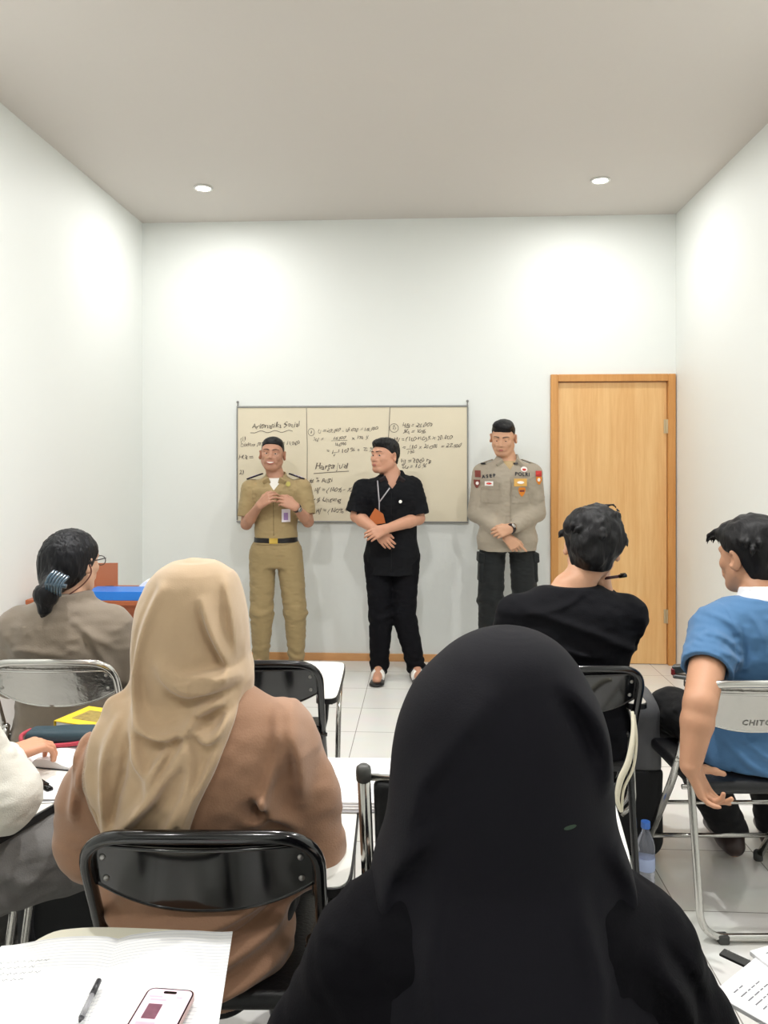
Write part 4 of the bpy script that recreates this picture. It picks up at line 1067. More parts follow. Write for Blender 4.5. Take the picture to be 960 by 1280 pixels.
for q in (-1, 1):
    F2.rbox((q*0.180, 0.01, 0.735), (0.020, 0.062, 0.095), 0.018, 0.01, R=Matrix.Rotation(-q*0.05, 3, 'Y')); F2.rbox((q*0.186, 0.01, 0.812), (0.022, 0.068, 0.034), 0.010, 0.0, R=Matrix.Rotation(-q*0.05, 3, 'Y'))
F2.disp(lambda p: 0.003*noise(p, 0.05)); F2.mesh('cargo_pocket', m_cargo, pr.root)
cz = 0.955+0.505; F2 = pr.new()
for q in (-1, 1):
    R = Matrix.Rotation(q*0.75, 3, 'Y') @ Matrix.Rotation(-0.5, 3, 'X')
    F2.rbox((q*0.055, 0.090, cz-0.012), (0.031, 0.007, 0.032), 0.006, 0.004, R=R)
F2.loft([(cz-0.02, 0, -0.004, 0.084, 0.082), (cz+0.016, 0, 0.0, 0.074, 0.072)], 0.012, rnd=0.004); F2.cap((0, 0, cz-0.05), (0, 0.01, cz+0.1), 0.066, 0.066, 0.004, 's')
F2.clip(lambda p: np.where(p[:, 1] > 0.03, 0.010+np.maximum(0, (p[:, 2]-(cz-0.055)))*0.5-np.abs(p[:, 0]), -1.0)); F2.mesh('collar', m_of, pr.root)
m_navy = mat('navy_embroidery', (30, 34, 48), 0.8); m_redp = mat('red_patch', (190, 56, 52), 0.7); m_goldp = mat('gold_patch', (212, 164, 84), 0.6); m_or = mat('orange_patch', (214, 128, 36), 0.6); m_wp = mat('white_patch', (236, 232, 228), 0.7); m_mar = mat('maroon_patch', (120, 56, 48), 0.7)
for q, uu in ((1, 613), (-1, 650)):
    x, _, z = J(uu, 612, 0.12); patch(T, 'pocket', x, z-0.030, 0.112, 0.12, m_of, pr.root, lift=0.002, thick=0.004); patch(T, 'pocket_flap', x, z+0.024, 0.118, 0.050, m_of2, pr.root, lift=0.006, thick=0.003)
x, _, z = J(611.5, 604.5, 0.12); o = patch(T, 'chest_patch', x, z, 0.052, 0.030, m_wp, pr.root, lift=0.011, thick=0.001); patch(T, 'patch_motif', x, z, 0.034, 0.014, m_redp, o, lift=0.013, thick=0.001, round_=True, nx=12, nz=2)
x, _, z = J(650, 603, 0.12); o = patch(T, 'chest_patch', x, z, 0.090, 0.052, m_goldp, pr.root, lift=0.011, thick=0.001, label='gold chest patch'); patch(T, 'patch_motif', x, z, 0.05, 0.018, m_wp, o, lift=0.013, thick=0.001, round_=True, nx=12, nz=2)
x, _, z = J(652, 615, 0.12); o = patch(T, 'shield_badge', x, z, 0.052, 0.062, m_or, pr.root, lift=0.008, thick=0.002, shape=[(0.0, 0.85), (0.25, 1.0), (0.7, 0.7), (1.0, 0.08)], label='orange shield badge'); patch(T, 'badge_stripe', x, z+0.008, 0.034, 0.012, m_mar, o, lift=0.011, thick=0.001)
x, _, z = J(655, 586.5, 0.10); o = patch(T, 'round_badge', x, z, 0.048, 0.036, m_wp, pr.root, lift=0.003, thick=0.002, round_=True, nx=14, nz=3); patch(T, 'badge_motif', x, z-0.003, 0.030, 0.016, m_redp, o, lift=0.006, thick=0.001, round_=True, nx=12, nz=2)
for uu, tx in ((604.5, 0), (643, 0)):
    x, _, z = J(uu, 578.5, 0.06); patch(T, 'collar_bar', x, z-0.004, 0.030, 0.010, mat('dark_collar_bar', (40, 40, 44), 0.4), pr.root, lift=0.012, thick=0.002)
def word(s, u, v, size, m, name, fl, J, pr, rot=0.0, bold=0.0010, space=1.15):
    me = text_mesh(s, size, bold, 0.0, 0.0006, space); x0, _, z0 = J(u, v, 0.12); y0 = None
    me.transform(Matrix.Rotation(rot, 4, 'Z'))
    for vv in me.vertices:
        X = x0-vv.co.x; Z = z0+vv.co.y; y = fl.skin_y(X, Z, 1)
        y0 = y if y is not None else (y0 or 0.12)
        vv.co = (X, y0+0.0035+vv.co.z, Z)
    me.update(); return link(name, me, m, pr.root)
word('ASEP', 603.5, 598.0, 0.030, m_navy, 'name_tape_lettering', T, J, pr, 0.12, 0.001, 1.5)
word('POLRI', 643, 594.5, 0.036, m_navy, 'chest_lettering', T, J, pr, -0.05, 0.0006)
# shoulder patches and wrist watch
x, _, z = J(672.5, 594, 0.0); o = patch(T, 'sleeve_patch', x+0.008, z+0.012, 0.046, 0.038, m_redp, pr.root, lift=0.003, thick=0.002); o = patch(T, 'sleeve_emblem', x+0.006, z-0.036, 0.044, 0.052, m_or, pr.root, lift=0.003, thick=0.002, shape=[(0.0, 1.0), (0.55, 0.95), (1.0, 0.25)], label='orange and red sleeve shield'); patch(T, 'emblem_core', x+0.008, z-0.030, 0.022, 0.024, m_wp, o, lift=0.006, thick=0.001, round_=True, nx=10, nz=2)
x, _, z = J(594, 592, 0.0); patch(T, 'sleeve_patch', x-0.010, z, 0.036, 0.046, m_mar, pr.root, lift=0.003, thick=0.002); o = patch(T, 'sleeve_emblem', x-0.004, z-0.068, 0.040, 0.056, m_mar, pr.root, lift=0.003, thick=0.002, shape=[(0.0, 1.0), (0.55, 0.95), (1.0, 0.25)]); patch(T, 'emblem_core', x-0.006, z-0.064, 0.020, 0.024, m_wp, o, lift=0.006, thick=0.001, round_=True, nx=10, nz=2)
tube_on(T, [(0.0, z) for z in np.arange(0.90, 1.38, 0.02)], 0.0025, m_of2, 'placket', pr.root, lift=0.001)
for q in (1, -1):
    c = Vector((q*0.148, -0.004, 0.955+0.508)); R = Matrix.Rotation(q*0.34, 3, 'Y')
    b = MB(); b.box(c, (0.052, 0.020, 0.004), R, 0.002); b.build('shoulder_strap', m_of2, pr.root)
watch(pr, P['wristL'], P['elbowL'], mat('dark_watch_strap', (40, 32, 36), 0.4), mat('watch_steel', (180, 178, 175), 0.25, 1.0), 0.034, -0.05)
shoes(pr, m_shoe)
# ------------------------------------------------------------------ the seated listeners
def seat_legs(P, hx=0.095, spread=0.13, kz=0.525, ky=0.42, az=0.09, ay=0.44, yb=0.0):
    z = 0.535
    for q, sx in (('R', 1), ('L', -1)):
        P['hip'+q] = V(sx*hx, yb+0.02, z); P['knee'+q] = V(sx*spread, ky, kz); P['ankle'+q] = V(sx*spread, ay, az); P['toe'+q] = V(sx*(spread+0.02), ay+0.17, 0.032)
def cv(pts, D, uc): return [((u-uc)/960*D, CAMZ-(v-578)/960*D) for u, v in pts]
m_jean = mat('grey_denim', (112, 110, 108), 0.9, bump=0.3, bscale=300, var=0.10, vscale=18)
m_dark = mat('dark_trouser_cloth', (15, 15, 19), 0.85, bump=0.25, bscale=220, sheen=0.05)
armsfwd = dict(curls=(30, 35, 25), thumb=(30, 15, 15))

# --- woman with the low ponytail
D = 2.77; J, loc, rz = away(84, D)
H = Frame(J(91, 703, 0.03), yaw=-22, pitch=-4, roll=0, sc=0.98)
P = dict(z0=0.475, H=H, shoulderR=V(0.155, 0, 0.865), shoulderL=V(-0.165, 0, 0.865), elbowR=V(0.235, 0.10, 0.66), elbowL=V(-0.235, 0.08, 0.66), wristR=V(0.14, 0.34, 0.755), wristL=V(-0.10, 0.30, 0.62),
         handR=dict(ef=(-0.4, 0.9, 0.0), eb=(0.2, 0.1, 1), **armsfwd), handL=dict(ef=(0.5, 0.8, -0.2), eb=(-0.2, 0.2, 1), **armsfwd))
seat_legs(P)
pr = Person('woman seen from behind with black hair in a low clipped ponytail and a grey-brown top', loc, rz, P, 0.0055, (206, 164, 138))
pr.armf = 1.0
F = pr.body(sw=1.0, sh=0.93, depth=1.0); pr.done(); face_parts(H, pr.root, pr.skin)
m_hairw = mat('long_black_hair', (12, 12, 17), 0.42, spec=0.3, bump=0.7, bscale=45, stretch=(3, 3, 0.35))
F = pr.new(0.004); S = H.sc
F.ell(H.p(0, -0.016, 0.028), (0.089, 0.108, 0.096), 0.0, R=H.M); F.ell(H.p(0, -0.055, -0.04), (0.070, 0.060, 0.060), 0.04, R=H.M)
F.ell(H.p(0, -0.05, 0.0), (0.085, 0.075, 0.085), 0.03, R=H.M)
F.clip(lambda p: np.interp(H.inv(p)[:, 1], [-0.12, -0.05, -0.02, 0.02, 0.06, 0.11], [-0.13, -0.085, -0.05, -0.01, 0.045, 0.07])-H.inv(p)[:, 2], 0.008)
kn = J(66, 733, -0.13); F.chain([H.p(0, -0.09, -0.06), kn, J(62, 742, -0.155)], [0.045, 0.030, 0.026], 0.03)
F.ell(J(57, 743, -0.165), (0.043, 0.030, 0.036), 0.015); F.chain([J(58, 748, -0.165), J(56, 762, -0.160), J(52, 771, -0.145)], [0.032, 0.018, 0.004], 0.02)
F.disp(lambda p: 0.003*noise(p*V(2.2, 2.2, 0.5), 0.02, 4.0)+0.0016*noise(p*V(3, 3, 0.5), 0.012, 4.0)); F.mesh('hair', m_hairw, pr.root)
m_clip = mat('glossy_teal_claw_clip', (52, 74, 90), 0.15, coat=0.8, var=0.4, vscale=60)
b = MB(); c0 = J(66, 731, -0.185)
for k in range(6):
    a = -0.55+k*0.22; q = Vector(c0)+Vector((math.sin(a)*0.045+0.012, 0.0, -0.0-(k-2.5)*0.004))
    b.tube(smooth_path([q+Vector((0.012, 0.012, 0.036)), q+Vector((0.002, -0.010, 0.018)), q+Vector((-0.004, -0.014, -0.004)), q+Vector((-0.012, 0.004, -0.028))], 5), 0.0048, 8)
b.tube([Vector(c0)+Vector((-0.020, -0.012, 0.008)), Vector(c0)+Vector((0.05, -0.010, -0.004))], 0.008, 8)
b.build('hair_claw_clip', m_clip, pr.root, True)
b = MB(); b.tube(smooth_path([H.p(0.078, 0.085, 0.016), H.p(0.085, 0.04, 0.012), H.p(0.088, -0.005, 0.006), H.p(0.086, -0.02, -0.02)], 5), 0.0022, 8)
for q in (-1, 1): b.tube([H.p(q*0.032+0.024*math.cos(a), 0.112-0.05*abs(q*0.032+0.024*math.cos(a)), 0.004+0.018*math.sin(a)) for a in np.linspace(0, 2*PI, 17)[:-1]], 0.0018, 6, closed=True)
b.tube([H.p(-0.01, 0.113, 0.006), H.p(0.01, 0.113, 0.006)], 0.0018, 6); b.tube(smooth_path([H.p(-0.078, 0.085, 0.016), H.p(-0.085, 0.04, 0.012), H.p(-0.088, -0.005, 0.006)], 5), 0.0022, 8)
b.build('spectacles', mat('dark_spectacle_frame', (30, 22, 22), 0.3), pr.root, True)
b = MB(); b.tube(smooth_path([H.p(0.088, -0.008, -0.002), H.p(0.098, -0.01, -0.035), H.p(0.085, -0.035, -0.075), H.p(0.05, -0.075, -0.115)], 6), 0.0026, 6); b.build('spectacle_cord', mat('brown_cord', (92, 46, 36), 0.5), pr.root, True)
m_gb = mat('grey_brown_cloth', (128, 116, 102), 0.85, bump=0.25, bscale=220, sheen=0.2)
def sag1(F):
    F.ridge(cv([(128, 790), (142, 820), (150, 850)], 2.65, 84), 0.014, 0.0, 0.03); F.ridge(cv([(110, 778), (140, 800), (155, 815)], 2.65, 84), 0.012, 0.0, 0.03)
    F.ridge(cv([(125, 800), (135, 825), (138, 850)], 2.65, 84), 0.008, 0.004, 0.02, op='s'); F.ridge(cv([(30, 815), (60, 812), (100, 818)], 2.65, 84), 0.012, 0.0, 0.03)
T = pr.top(m_gb, off=0.030, hem=-0.045, long=0.92, soff=(0.030, 0.026), cuff=(0.040, 0.038), wr=0.006, sag=sag1, wscale=0.09); T.mesh('top', m_gb, pr.root)
Fc = pr.new(); zc = 0.475+0.505*0.93; Fc.cap((0, -0.01, zc-0.02), (0, 0.01, zc+0.030), 0.078, 0.062, 0.0); Fc.cap((0, 0.0, zc-0.05), (0, 0.012, zc+0.1), 0.058, 0.054, 0.004, 's'); Fc.clip(lambda p: p[:, 2]-(zc+0.028), 0.006); Fc.mesh('collar', m_gb, pr.root)
pr.trousers(m_dark, off=0.014, waist=0.06, knee=0.024, ankle=0.055); shoes(pr, m_shoe)

# --- tan headscarf
FOLD = 2.3
D = 1.58; UC = 248; J, loc, rz = away(UC, D)
H = Frame(V(-0.016, 0.025, 1.125), yaw=8, pitch=-8, sc=1.0)
P = dict(z0=0.485, H=H, shoulderR=V(0.160, 0.0, 0.875), shoulderL=V(-0.160, 0.0, 0.860), elbowR=V(0.212, 0.03, 0.655), elbowL=V(-0.214, 0.03, 0.665), wristR=V(0.16, 0.30, 0.765), wristL=V(-0.12, 0.30, 0.68),
         handR=dict(ef=(-0.3, 0.9, 0.05), eb=(0.1, 0.1, 1), **armsfwd), handL=dict(ef=(0.5, 0.8, -0.1), eb=(-0.1, 0.2, 1), **armsfwd))
seat_legs(P)
pr = Person('person seen from behind in a tan headscarf with a fringed edge and a brown jacket', loc, rz, P, 0.0045, (205, 165, 140))
F = pr.body(sw=0.98, sh=0.965); pr.done(); face_parts(H, pr.root, pr.skin)
m_jk = mat('brown_jacket_cloth', (158, 120, 94), 0.85, bump=0.2, bscale=260, var=0.03, sheen=0.25)
def sag2(F):
    F.chain([(0.185, 0.03, 0.88), (0.225, 0.02, 0.76), (0.232, 0.03, 0.66), (0.215, 0.06, 0.60)], [0.048, 0.055, 0.055, 0.040], 0.05)
    F.chain([(-0.190, 0.03, 0.86), (-0.228, 0.02, 0.75), (-0.236, 0.03, 0.66), (-0.220, 0.06, 0.61)], [0.048, 0.053, 0.053, 0.042], 0.05)
    rg = lambda pts, r=0.012, l=0.0, k=0.03, op='u': F.ridge(cv(pts, 1.45, UC), r, l, k, -1, op)
    rg([(358, 905), (368, 950), (352, 1000), (345, 1035)], 0.014); rg([(372, 900), (392, 960), (395, 1020)], 0.016, 0.0, 0.04); rg([(340, 1000), (352, 1010), (360, 1030)], 0.013)
    rg([(370, 930), (362, 985), (352, 1020)], 0.009, 0.004, 0.02, 's'); rg([(337, 1012), (343, 1024), (352, 1034)], 0.018, 0.008, 0.012, 's')
    rg([(330, 1036), (360, 1032), (385, 1055)], 0.012); rg([(90, 960), (98, 1000), (92, 1040)], 0.014); rg([(105, 930), (95, 985), (104, 1030)], 0.008, 0.003, 0.02, 's')
    rg([(120, 1140), (200, 1165), (330, 1140), (385, 1110)], 0.018); rg([(150, 1190), (260, 1205), (380, 1165)], 0.020); rg([(120, 1230), (240, 1245), (370, 1215)], 0.018); rg([(150, 1175), (260, 1188), (380, 1148)], 0.010, 0.005, 0.02, 's')
T = pr.top(m_jk, off=0.034, hem=-0.075, long=0.9, soff=(0.026, 0.022), cuff=(0.046, 0.042), wr=0.006, sag=sag2, wscale=0.10)
T.mesh('jacket', m_jk, pr.root)
m_sc = mat('tan_scarf_cloth', (187, 160, 128), 0.82, bump=0.12, bscale=400, sheen=0.35)
h = 0.004; F = pr.new(h); z = lambda v: CAMZ-(v-578)/960*1.58
xs = lambda u: (u-UC)/960*1.58
sec = [(z(1000), xs(238), 0.02, 0.080, 0.075), (z(950), xs(238), 0.02, 0.100, 0.095), (z(905), xs(236), 0.02, 0.122, 0.112), (z(870), xs(238.5), 0.018, 0.122, 0.120), (z(840), xs(237), 0.015, 0.1215, 0.128), (z(800), xs(236), 0.012, 0.1185, 0.130), (z(760), xs(236), 0.012, 0.109, 0.124),
       (z(740), xs(237.5), 0.012, 0.098, 0.114), (z(722), xs(239), 0.012, 0.083, 0.098), (z(709), xs(240), 0.012, 0.061, 0.074), (z(702), xs(241), 0.012, 0.036, 0.044), (z(699.5), xs(241), 0.012, 0.012, 0.016)]
F.loft(sec, 0.0, rnd=0.006)
cape = T.copy(0.016); pf = poly_sdf(cv([(150, 884), (128, 902), (118, 938), (114, 980), (119, 1015), (131, 1043), (142, 1060), (200, 1066), (247, 1064), (262, 1022), (284, 972), (303, 930), (316, 872), (290, 850), (190, 850)], 1.44, UC))
Fh = F.a
nx_, ny_, nz_ = cape.n
gx = cape.lo[0]+cape.h*np.arange(nx_); gz = cape.lo[2]+cape.h*np.arange(nz_); GX, GZ = np.meshgrid(gx, gz, indexing='ij'); PS = pf(GX, GZ)
Tc = pr.new(h)
# jacket field resampled onto the finer grid
def resample(src, dst):
    qs = [(dst.lo[k]+dst.h*np.arange(dst.n[k])-src.lo[k])/src.h for k in range(3)]; out = src.a
    for k in range(3):
        i = np.clip(np.floor(qs[k]).astype(int), 0, src.n[k]-2); f = np.clip(qs[k]-i, 0, 1).astype(np.float32); sh = [1, 1, 1]; sh[k] = -1; f = f.reshape(sh)
        out = np.take(out, i, k)*(1-f)+np.take(out, i+1, k)*f
    dst.a = out.astype(np.float32); return dst
resample(T, Tc); Tc.a -= 0.016
gx = Tc.lo[0]+Tc.h*np.arange(Tc.n[0]); gz = Tc.lo[2]+Tc.h*np.arange(Tc.n[2]); gy = Tc.lo[1]+Tc.h*np.arange(Tc.n[1]); GX, GZ = np.meshgrid(gx, gz, indexing='ij'); PS = pf(GX, GZ).astype(np.float32)
e = PS[:, None, :]; kk = 0.008; a = Tc.a; hh = np.maximum(kk-np.abs(a-e), 0)/kk; a = np.maximum(a, e)+hh*hh*kk*0.25; a = np.maximum(a, (gy-0.03)[None, :, None].astype(np.float32)); Tc.a = a
kk = 0.03; hh = np.maximum(kk-np.abs(F.a-Tc.a), 0)/kk; F.a = np.minimum(F.a, Tc.a)-hh*hh*kk*0.25
# bunched roll at the left of the neck, the knot, and the long folds
F.chain([J(166, 868, -0.02), J(146, 884, -0.03), J(152, 894, -0.05), J(190, 900, -0.09)], [0.016, 0.018, 0.016, 0.012], 0.02)
rg = lambda pts, r=0.010, l=0.0, k=0.024, op='u': F.ridge(cv(pts, 1.46, UC), r, l, k, -1, op)
rg([(214, 740), (196, 780), (184, 830), (182, 870), (192, 900), (215, 915), (240, 912), (258, 900)], 0.013, 0.003, 0.030)
rg([(205, 742), (188, 790), (176, 840), (174, 880)], 0.009, 0.004, 0.02, 's'); rg([(268, 757), (282, 795), (297, 830), (303, 852)], 0.010, 0.002, 0.024); rg([(262, 760), (274, 800), (292, 838)], 0.007, 0.003, 0.02, 's')
rg([(290, 730), (303, 780), (307, 830)], 0.008, 0.001)
rg([(222, 838), (246, 858), (275, 862), (306, 858)], 0.017, 0.004, 0.030); rg([(250, 850), (280, 848), (305, 850)], 0.012, 0.006, 0.02)
rg([(228, 868), (250, 878), (270, 874), (303, 868)], 0.007, 0.004, 0.02, 's'); rg([(262, 905), (268, 890), (282, 882), (300, 880)], 0.013, 0.006, 0.02); rg([(270, 912), (285, 918), (300, 905), (303, 890)], 0.011, 0.006, 0.02)
rg([(262, 892), (272, 898), (284, 896)], 0.009, 0.003, 0.014, 's'); rg([(200, 915), (230, 926), (255, 918)], 0.008, 0.003, 0.02, 's')
rg([(258, 905), (250, 940), (222, 978), (185, 1020), (150, 1055)], 0.013, 0.002, 0.030); rg([(238, 925), (222, 950), (212, 975)], 0.010, 0.003, 0.02)
rg([(262, 930), (262, 975), (240, 1020), (215, 1055)], 0.010, 0.002, 0.03); rg([(184, 905), (196, 940), (214, 962)], 0.010, 0.002, 0.03); rg([(180, 925), (176, 960), (166, 1000), (160, 1030)], 0.009, 0.003, 0.03, 's')
rg([(300, 915), (285, 955), (262, 1000), (250, 1050)], 0.009, 0.001, 0.02); rg([(245, 950), (225, 990), (190, 1030)], 0.008, 0.003, 0.025, 's'); rg([(160, 905), (150, 950), (150, 1000), (150, 1040)], 0.010, 0.001, 0.03)
F.disp(lambda p: 0.0035*noise(p*V(1.3, 1, 0.8), 0.06, 8.0)+0.001*noise(p, 0.02, 3.0))
F.ell(V(-0.012, 0.125, 1.105), (0.058, 0.07, 0.085), 0.01, 's')
F.mesh('headscarf', m_sc, pr.root)
SC = F
b = MB(); edge = smooth_path([Vector((x, 0, zz)) for x, zz in cv([(150, 893), (134, 910), (120, 940), (116, 980), (121, 1012), (132, 1041), (141, 1056)], 1.44, UC)], 9)
for i in range(len(edge)-1):
    for t in (0.0, 0.5):
        p = edge[i].lerp(edge[i+1], t); d = (edge[i+1]-edge[i]).normalized(); n_ = Vector((-d.z, 0, d.x)) if d.z < 0 else Vector((d.z, 0, -d.x))
        n_ = Vector((1, 0, 0)); pts = []
        for s_ in (0.005, -0.003, -0.012):
            q = p+n_*s_+Vector((0, 0, -abs(s_)*0.35)); y = T.skin_y(q.x, q.z, -1)
            if y is not None: pts.append((q.x, y-0.019+max(0, -s_)*0.6, q.z))
        if len(pts) == 3: b.tube(pts, [0.0016, 0.0014, 0.0006], 5)
o = b.build('fringe', m_sc, pr.root, True); o['kind'] = 'stuff'
pr.trousers(m_dark, off=0.020, waist=0.04, knee=0.026, ankle=0.06); shoes(pr, m_shoe)

# --- black headscarf, nearest
FOLD = 1.9
D = 0.95; UC = 628; J, loc, rz = away(UC, D)
H = Frame(V(0.004, 0.03, 1.120), yaw=-4, pitch=-6, sc=1.0)
P = dict(z0=0.485, H=H, shoulderR=V(0.165, 0.0, 0.855), shoulderL=V(-0.165, 0.0, 0.850), elbowR=V(0.250, 0.06, 0.63), elbowL=V(-0.245, 0.05, 0.63), wristR=V(0.16, 0.27, 0.64), wristL=V(-0.12, 0.27, 0.64),
         handR=dict(ef=(-0.5, 0.8, -0.05), eb=(0.1, 0.1, 1), **armsfwd), handL=dict(ef=(0.5, 0.8, -0.1), eb=(-0.1, 0.2, 1), **armsfwd))
seat_legs(P)
pr = Person('person seen from behind in a plain black headscarf and black clothes, nearest the camera', loc, rz, P, 0.0045, (204, 164, 139))
F = pr.body(sw=0.98, sh=0.94); pr.done(); face_parts(H, pr.root, pr.skin)
m_bg = mat('black_robe_cloth', (11, 10, 15), 0.9, bump=0.2, bscale=300, spec=0.15); m_bs = mat('black_scarf_cloth', (16, 15, 22), 0.82, bump=0.12, bscale=420, spec=0.22)
def sag3(F):
    F.chain([(0.17, 0.0, 0.835), (0.225, 0.01, 0.74), (0.245, 0.04, 0.63)], [0.050, 0.052, 0.055], 0.05); F.chain([(-0.17, 0.0, 0.825), (-0.225, 0.01, 0.73), (-0.24, 0.04, 0.63)], [0.050, 0.050, 0.055], 0.05)
    rg = lambda pts, r=0.010, l=0.0, k=0.03, op='u': F.ridge(cv(pts, 0.88, UC), r, l, k, -1, op)
    rg([(800, 1190), (830, 1230), (850, 1280)], 0.014, 0.0, 0.03); rg([(822, 1190), (850, 1225), (875, 1275)], 0.008, 0.004, 0.02, 's')
T = pr.top(m_bg, off=0.030, hem=-0.08, long=0.9, soff=(0.026, 0.026), cuff=(0.045, 0.042), wr=0.005, sag=sag3); T.mesh('robe', m_bg, pr.root)
F = pr.new(0.004); z = lambda v: CAMZ-(v-578)/960*0.95
xs = lambda u: (u-UC)/960*0.95
prof = [(1400, 630, .212, .225), (1280, 630, .204, .212), (1200, 631, .188, .192), (1150, 627, .172, .170), (1100, 625, .155, .150), (1060, 628, .143, .133), (1020, 629, .139, .134), (980, 627.5, .138, .136), (940, 626.5, .134, .136), (900, 627, .126, .132), (860, 628, .109, .120), (830, 634.5, .088, .100), (810, 638, .067, .078), (797, 640, .044, .052), (789, 641, .020, .024)]
F.loft([(z(v), xs(u), 0.020, w, d) for v, u, w, d in prof], 0.0, rnd=0.008)
rg = lambda pts, r=0.010, l=0.0, k=0.03, op='u': F.ridge(cv(pts, 0.85, UC), r, l, k, -1, op)
rg([(590, 880), (560, 930), (520, 985), (500, 1030), (478, 1090)], 0.013, -0.001, 0.045); rg([(700, 870), (735, 905), (752, 950), (758, 1000)], 0.011, 0.0, 0.040); rg([(690, 880), (715, 915), (735, 960)], 0.008, 0.003, 0.035, 's')
rg([(575, 915), (540, 965), (512, 1010)], 0.009, 0.004, 0.04, 's'); rg([(520, 1050), (470, 1120), (455, 1180)], 0.012, 0.0, 0.04); rg([(760, 1080), (790, 1130), (800, 1180)], 0.012, 0.0, 0.04)
rg([(540, 1100), (520, 1180), (530, 1260)], 0.012, -0.002, 0.05); rg([(700, 1120), (720, 1200), (700, 1270)], 0.012, -0.002, 0.05)
F.disp(lambda p: 0.003*noise(p, 0.09, 6.0)); F.ell(V(0.004, 0.135, 1.10), (0.058, 0.07, 0.085), 0.01, 's'); F.mesh('headscarf', m_bs, pr.root)
xx, zz = cv([(697, 1045)], 0.83, UC)[0]; patch(F, 'green_leaf_motif', xx, zz, 0.016, 0.0045, mat('dark_green_thread', (52, 72, 56), 0.8), pr.root, side=-1, lift=-0.0005, thick=0.001, round_=True, nx=12, nz=2)
pr.trousers(m_dark, off=0.020, waist=0.04, knee=0.03, ankle=0.06); shoes(pr, m_shoe)

FOLD = 1.2
# --- man in the black top, hand at chin with a pen
D = 2.69; UC = 714; J, loc, rz = away(UC, D)
H = Frame(J(740, 684, 0.05), yaw=-14, pitch=-10, roll=6, sc=1.04)
P = dict(z0=0.51, H=H, shoulderR=V(0.185, 0, 0.925), shoulderL=V(-0.185, 0, 0.925), elbowR=V(0.215, 0.22, 0.765), elbowL=V(-0.235, 0.06, 0.68), wristR=V(0.150, 0.09, 0.985), wristL=V(-0.10, 0.28, 0.62),
         handR=dict(ef=(-0.12, -0.12, 1.0), eb=(0.75, -0.5, 0.1), curls=(45, 60, 40), thumb=(30, 15, 15)), handL=dict(ef=(0.5, 0.8, -0.1), eb=(-0.1, 0.2, 1), **armsfwd))
seat_legs(P)
pr = Person('man with tousled black hair and a black top, chin on hand, before the door', loc, rz, P, 0.0050, (200, 152, 122))
pr.armf = 1.05
F = pr.body(sw=1.12, sh=0.98, neck=0.056); pr.done(); face_parts(H, pr.root, pr.skin)
Fh = hair_short(F, H, m_hair, pr.root, base=0.022, top=0.028, back=-0.088, fringe=0.045, side=0.000, temple=0.01, nape=0.012, amp=0.008, fr=0.030, ear=0.036, lumps=[(0.02, -0.02, 0.115, 0.06, 0.06, 0.022), (-0.04, -0.06, 0.07, 0.05, 0.05, 0.05), (0.055, -0.04, 0.03, 0.05, 0.06, 0.06), (0.0, -0.085, -0.02, 0.06, 0.04, 0.05)])
rnd = random.Random(4)
for k in range(46):
    a = rnd.uniform(0, 2*PI); e_ = rnd.uniform(0.1, 1.3); r_ = 1.06
    p0 = np.array([0.096*math.cos(a)*math.cos(e_), -0.014+0.114*math.sin(a)*math.cos(e_), 0.030+0.108*math.sin(e_)])
    if p0[1] > 0.02 and p0[2] < 0.10: continue
    tw = rnd.uniform(-0.6, 0.6); t1 = np.array([-math.sin(a)*tw, math.cos(a)*tw, 0])+np.array([math.cos(a)*0.5, math.sin(a)*0.5, -0.9])*1.0; t1 = unit(t1)
    L_ = rnd.uniform(0.03, 0.05)
    Fh.chain([H.p(*(p0*0.93)), H.p(*(p0*1.02+t1*L_*0.5)), H.p(*(p0*0.99+t1*L_))], [0.011, 0.008, 0.002], 0.008)
Fh.chain([H.p(0.02, -0.01, 0.125), H.p(0.03, -0.01, 0.148), H.p(0.055, -0.02, 0.152), H.p(0.075, -0.03, 0.130)], [0.006, 0.0045, 0.004, 0.0035], 0.004)
Fh.mesh('hair', m_hair, pr.root)
def sag4(F):
    rg = lambda pts, r=0.012, l=0.0, k=0.035, op='u': F.ridge(cv(pts, 2.56, UC), r, l, k, -1, op)
    rg([(650, 765), (700, 780), (750, 800), (800, 825)], 0.016); rg([(640, 790), (690, 812), (740, 822)], 0.014); rg([(805, 780), (800, 810), (806, 850)], 0.012); rg([(720, 745), (690, 760), (650, 770)], 0.010)
T = pr.top(m_bk, off=0.026, neckz=0.532, hem=-0.05, long=0.92, soff=(0.026, 0.022), cuff=(0.040, 0.038), wr=0.006, sag=sag4, wscale=0.09); T.mesh('top', m_bk2, pr.root)
pr.trousers(m_dark, off=0.016, waist=0.06, knee=0.026, ankle=0.055); shoes(pr, m_shoe)
wr_ = V(0.135, 0.10, 1.055); pc = cw((UC-480)/960*D, D); RT = Matrix.Rotation(rz, 3, 'Z')
a_ = pc+RT @ Vector((0.112, 0.06, 1.042)); b_ = pc+RT @ Vector((0.205, 0.03, 1.060))
t = thing('pen', 'dark pen held at the chin of the man in the black top', 'pen', a_)
b = MB(); b.tube([Vector((0, 0, 0)), (b_-a_)*0.72], 0.0055, 12); b.build('barrel', mat('maroon_pen_barrel', (70, 34, 34), 0.3), t, True)
b = MB(); b.tube([(b_-a_)*0.72, (b_-a_)*0.98, (b_-a_)], [0.0068, 0.0065, 0.004], 12); b.tube([(b_-a_)*0.76+Vector((0, 0, 0.009)), (b_-a_)*0.95+Vector((0, 0, 0.008))], 0.0016, 6); b.build('pen_cap', mat('black_gloss_plastic', (16, 16, 18), 0.2), t, True)

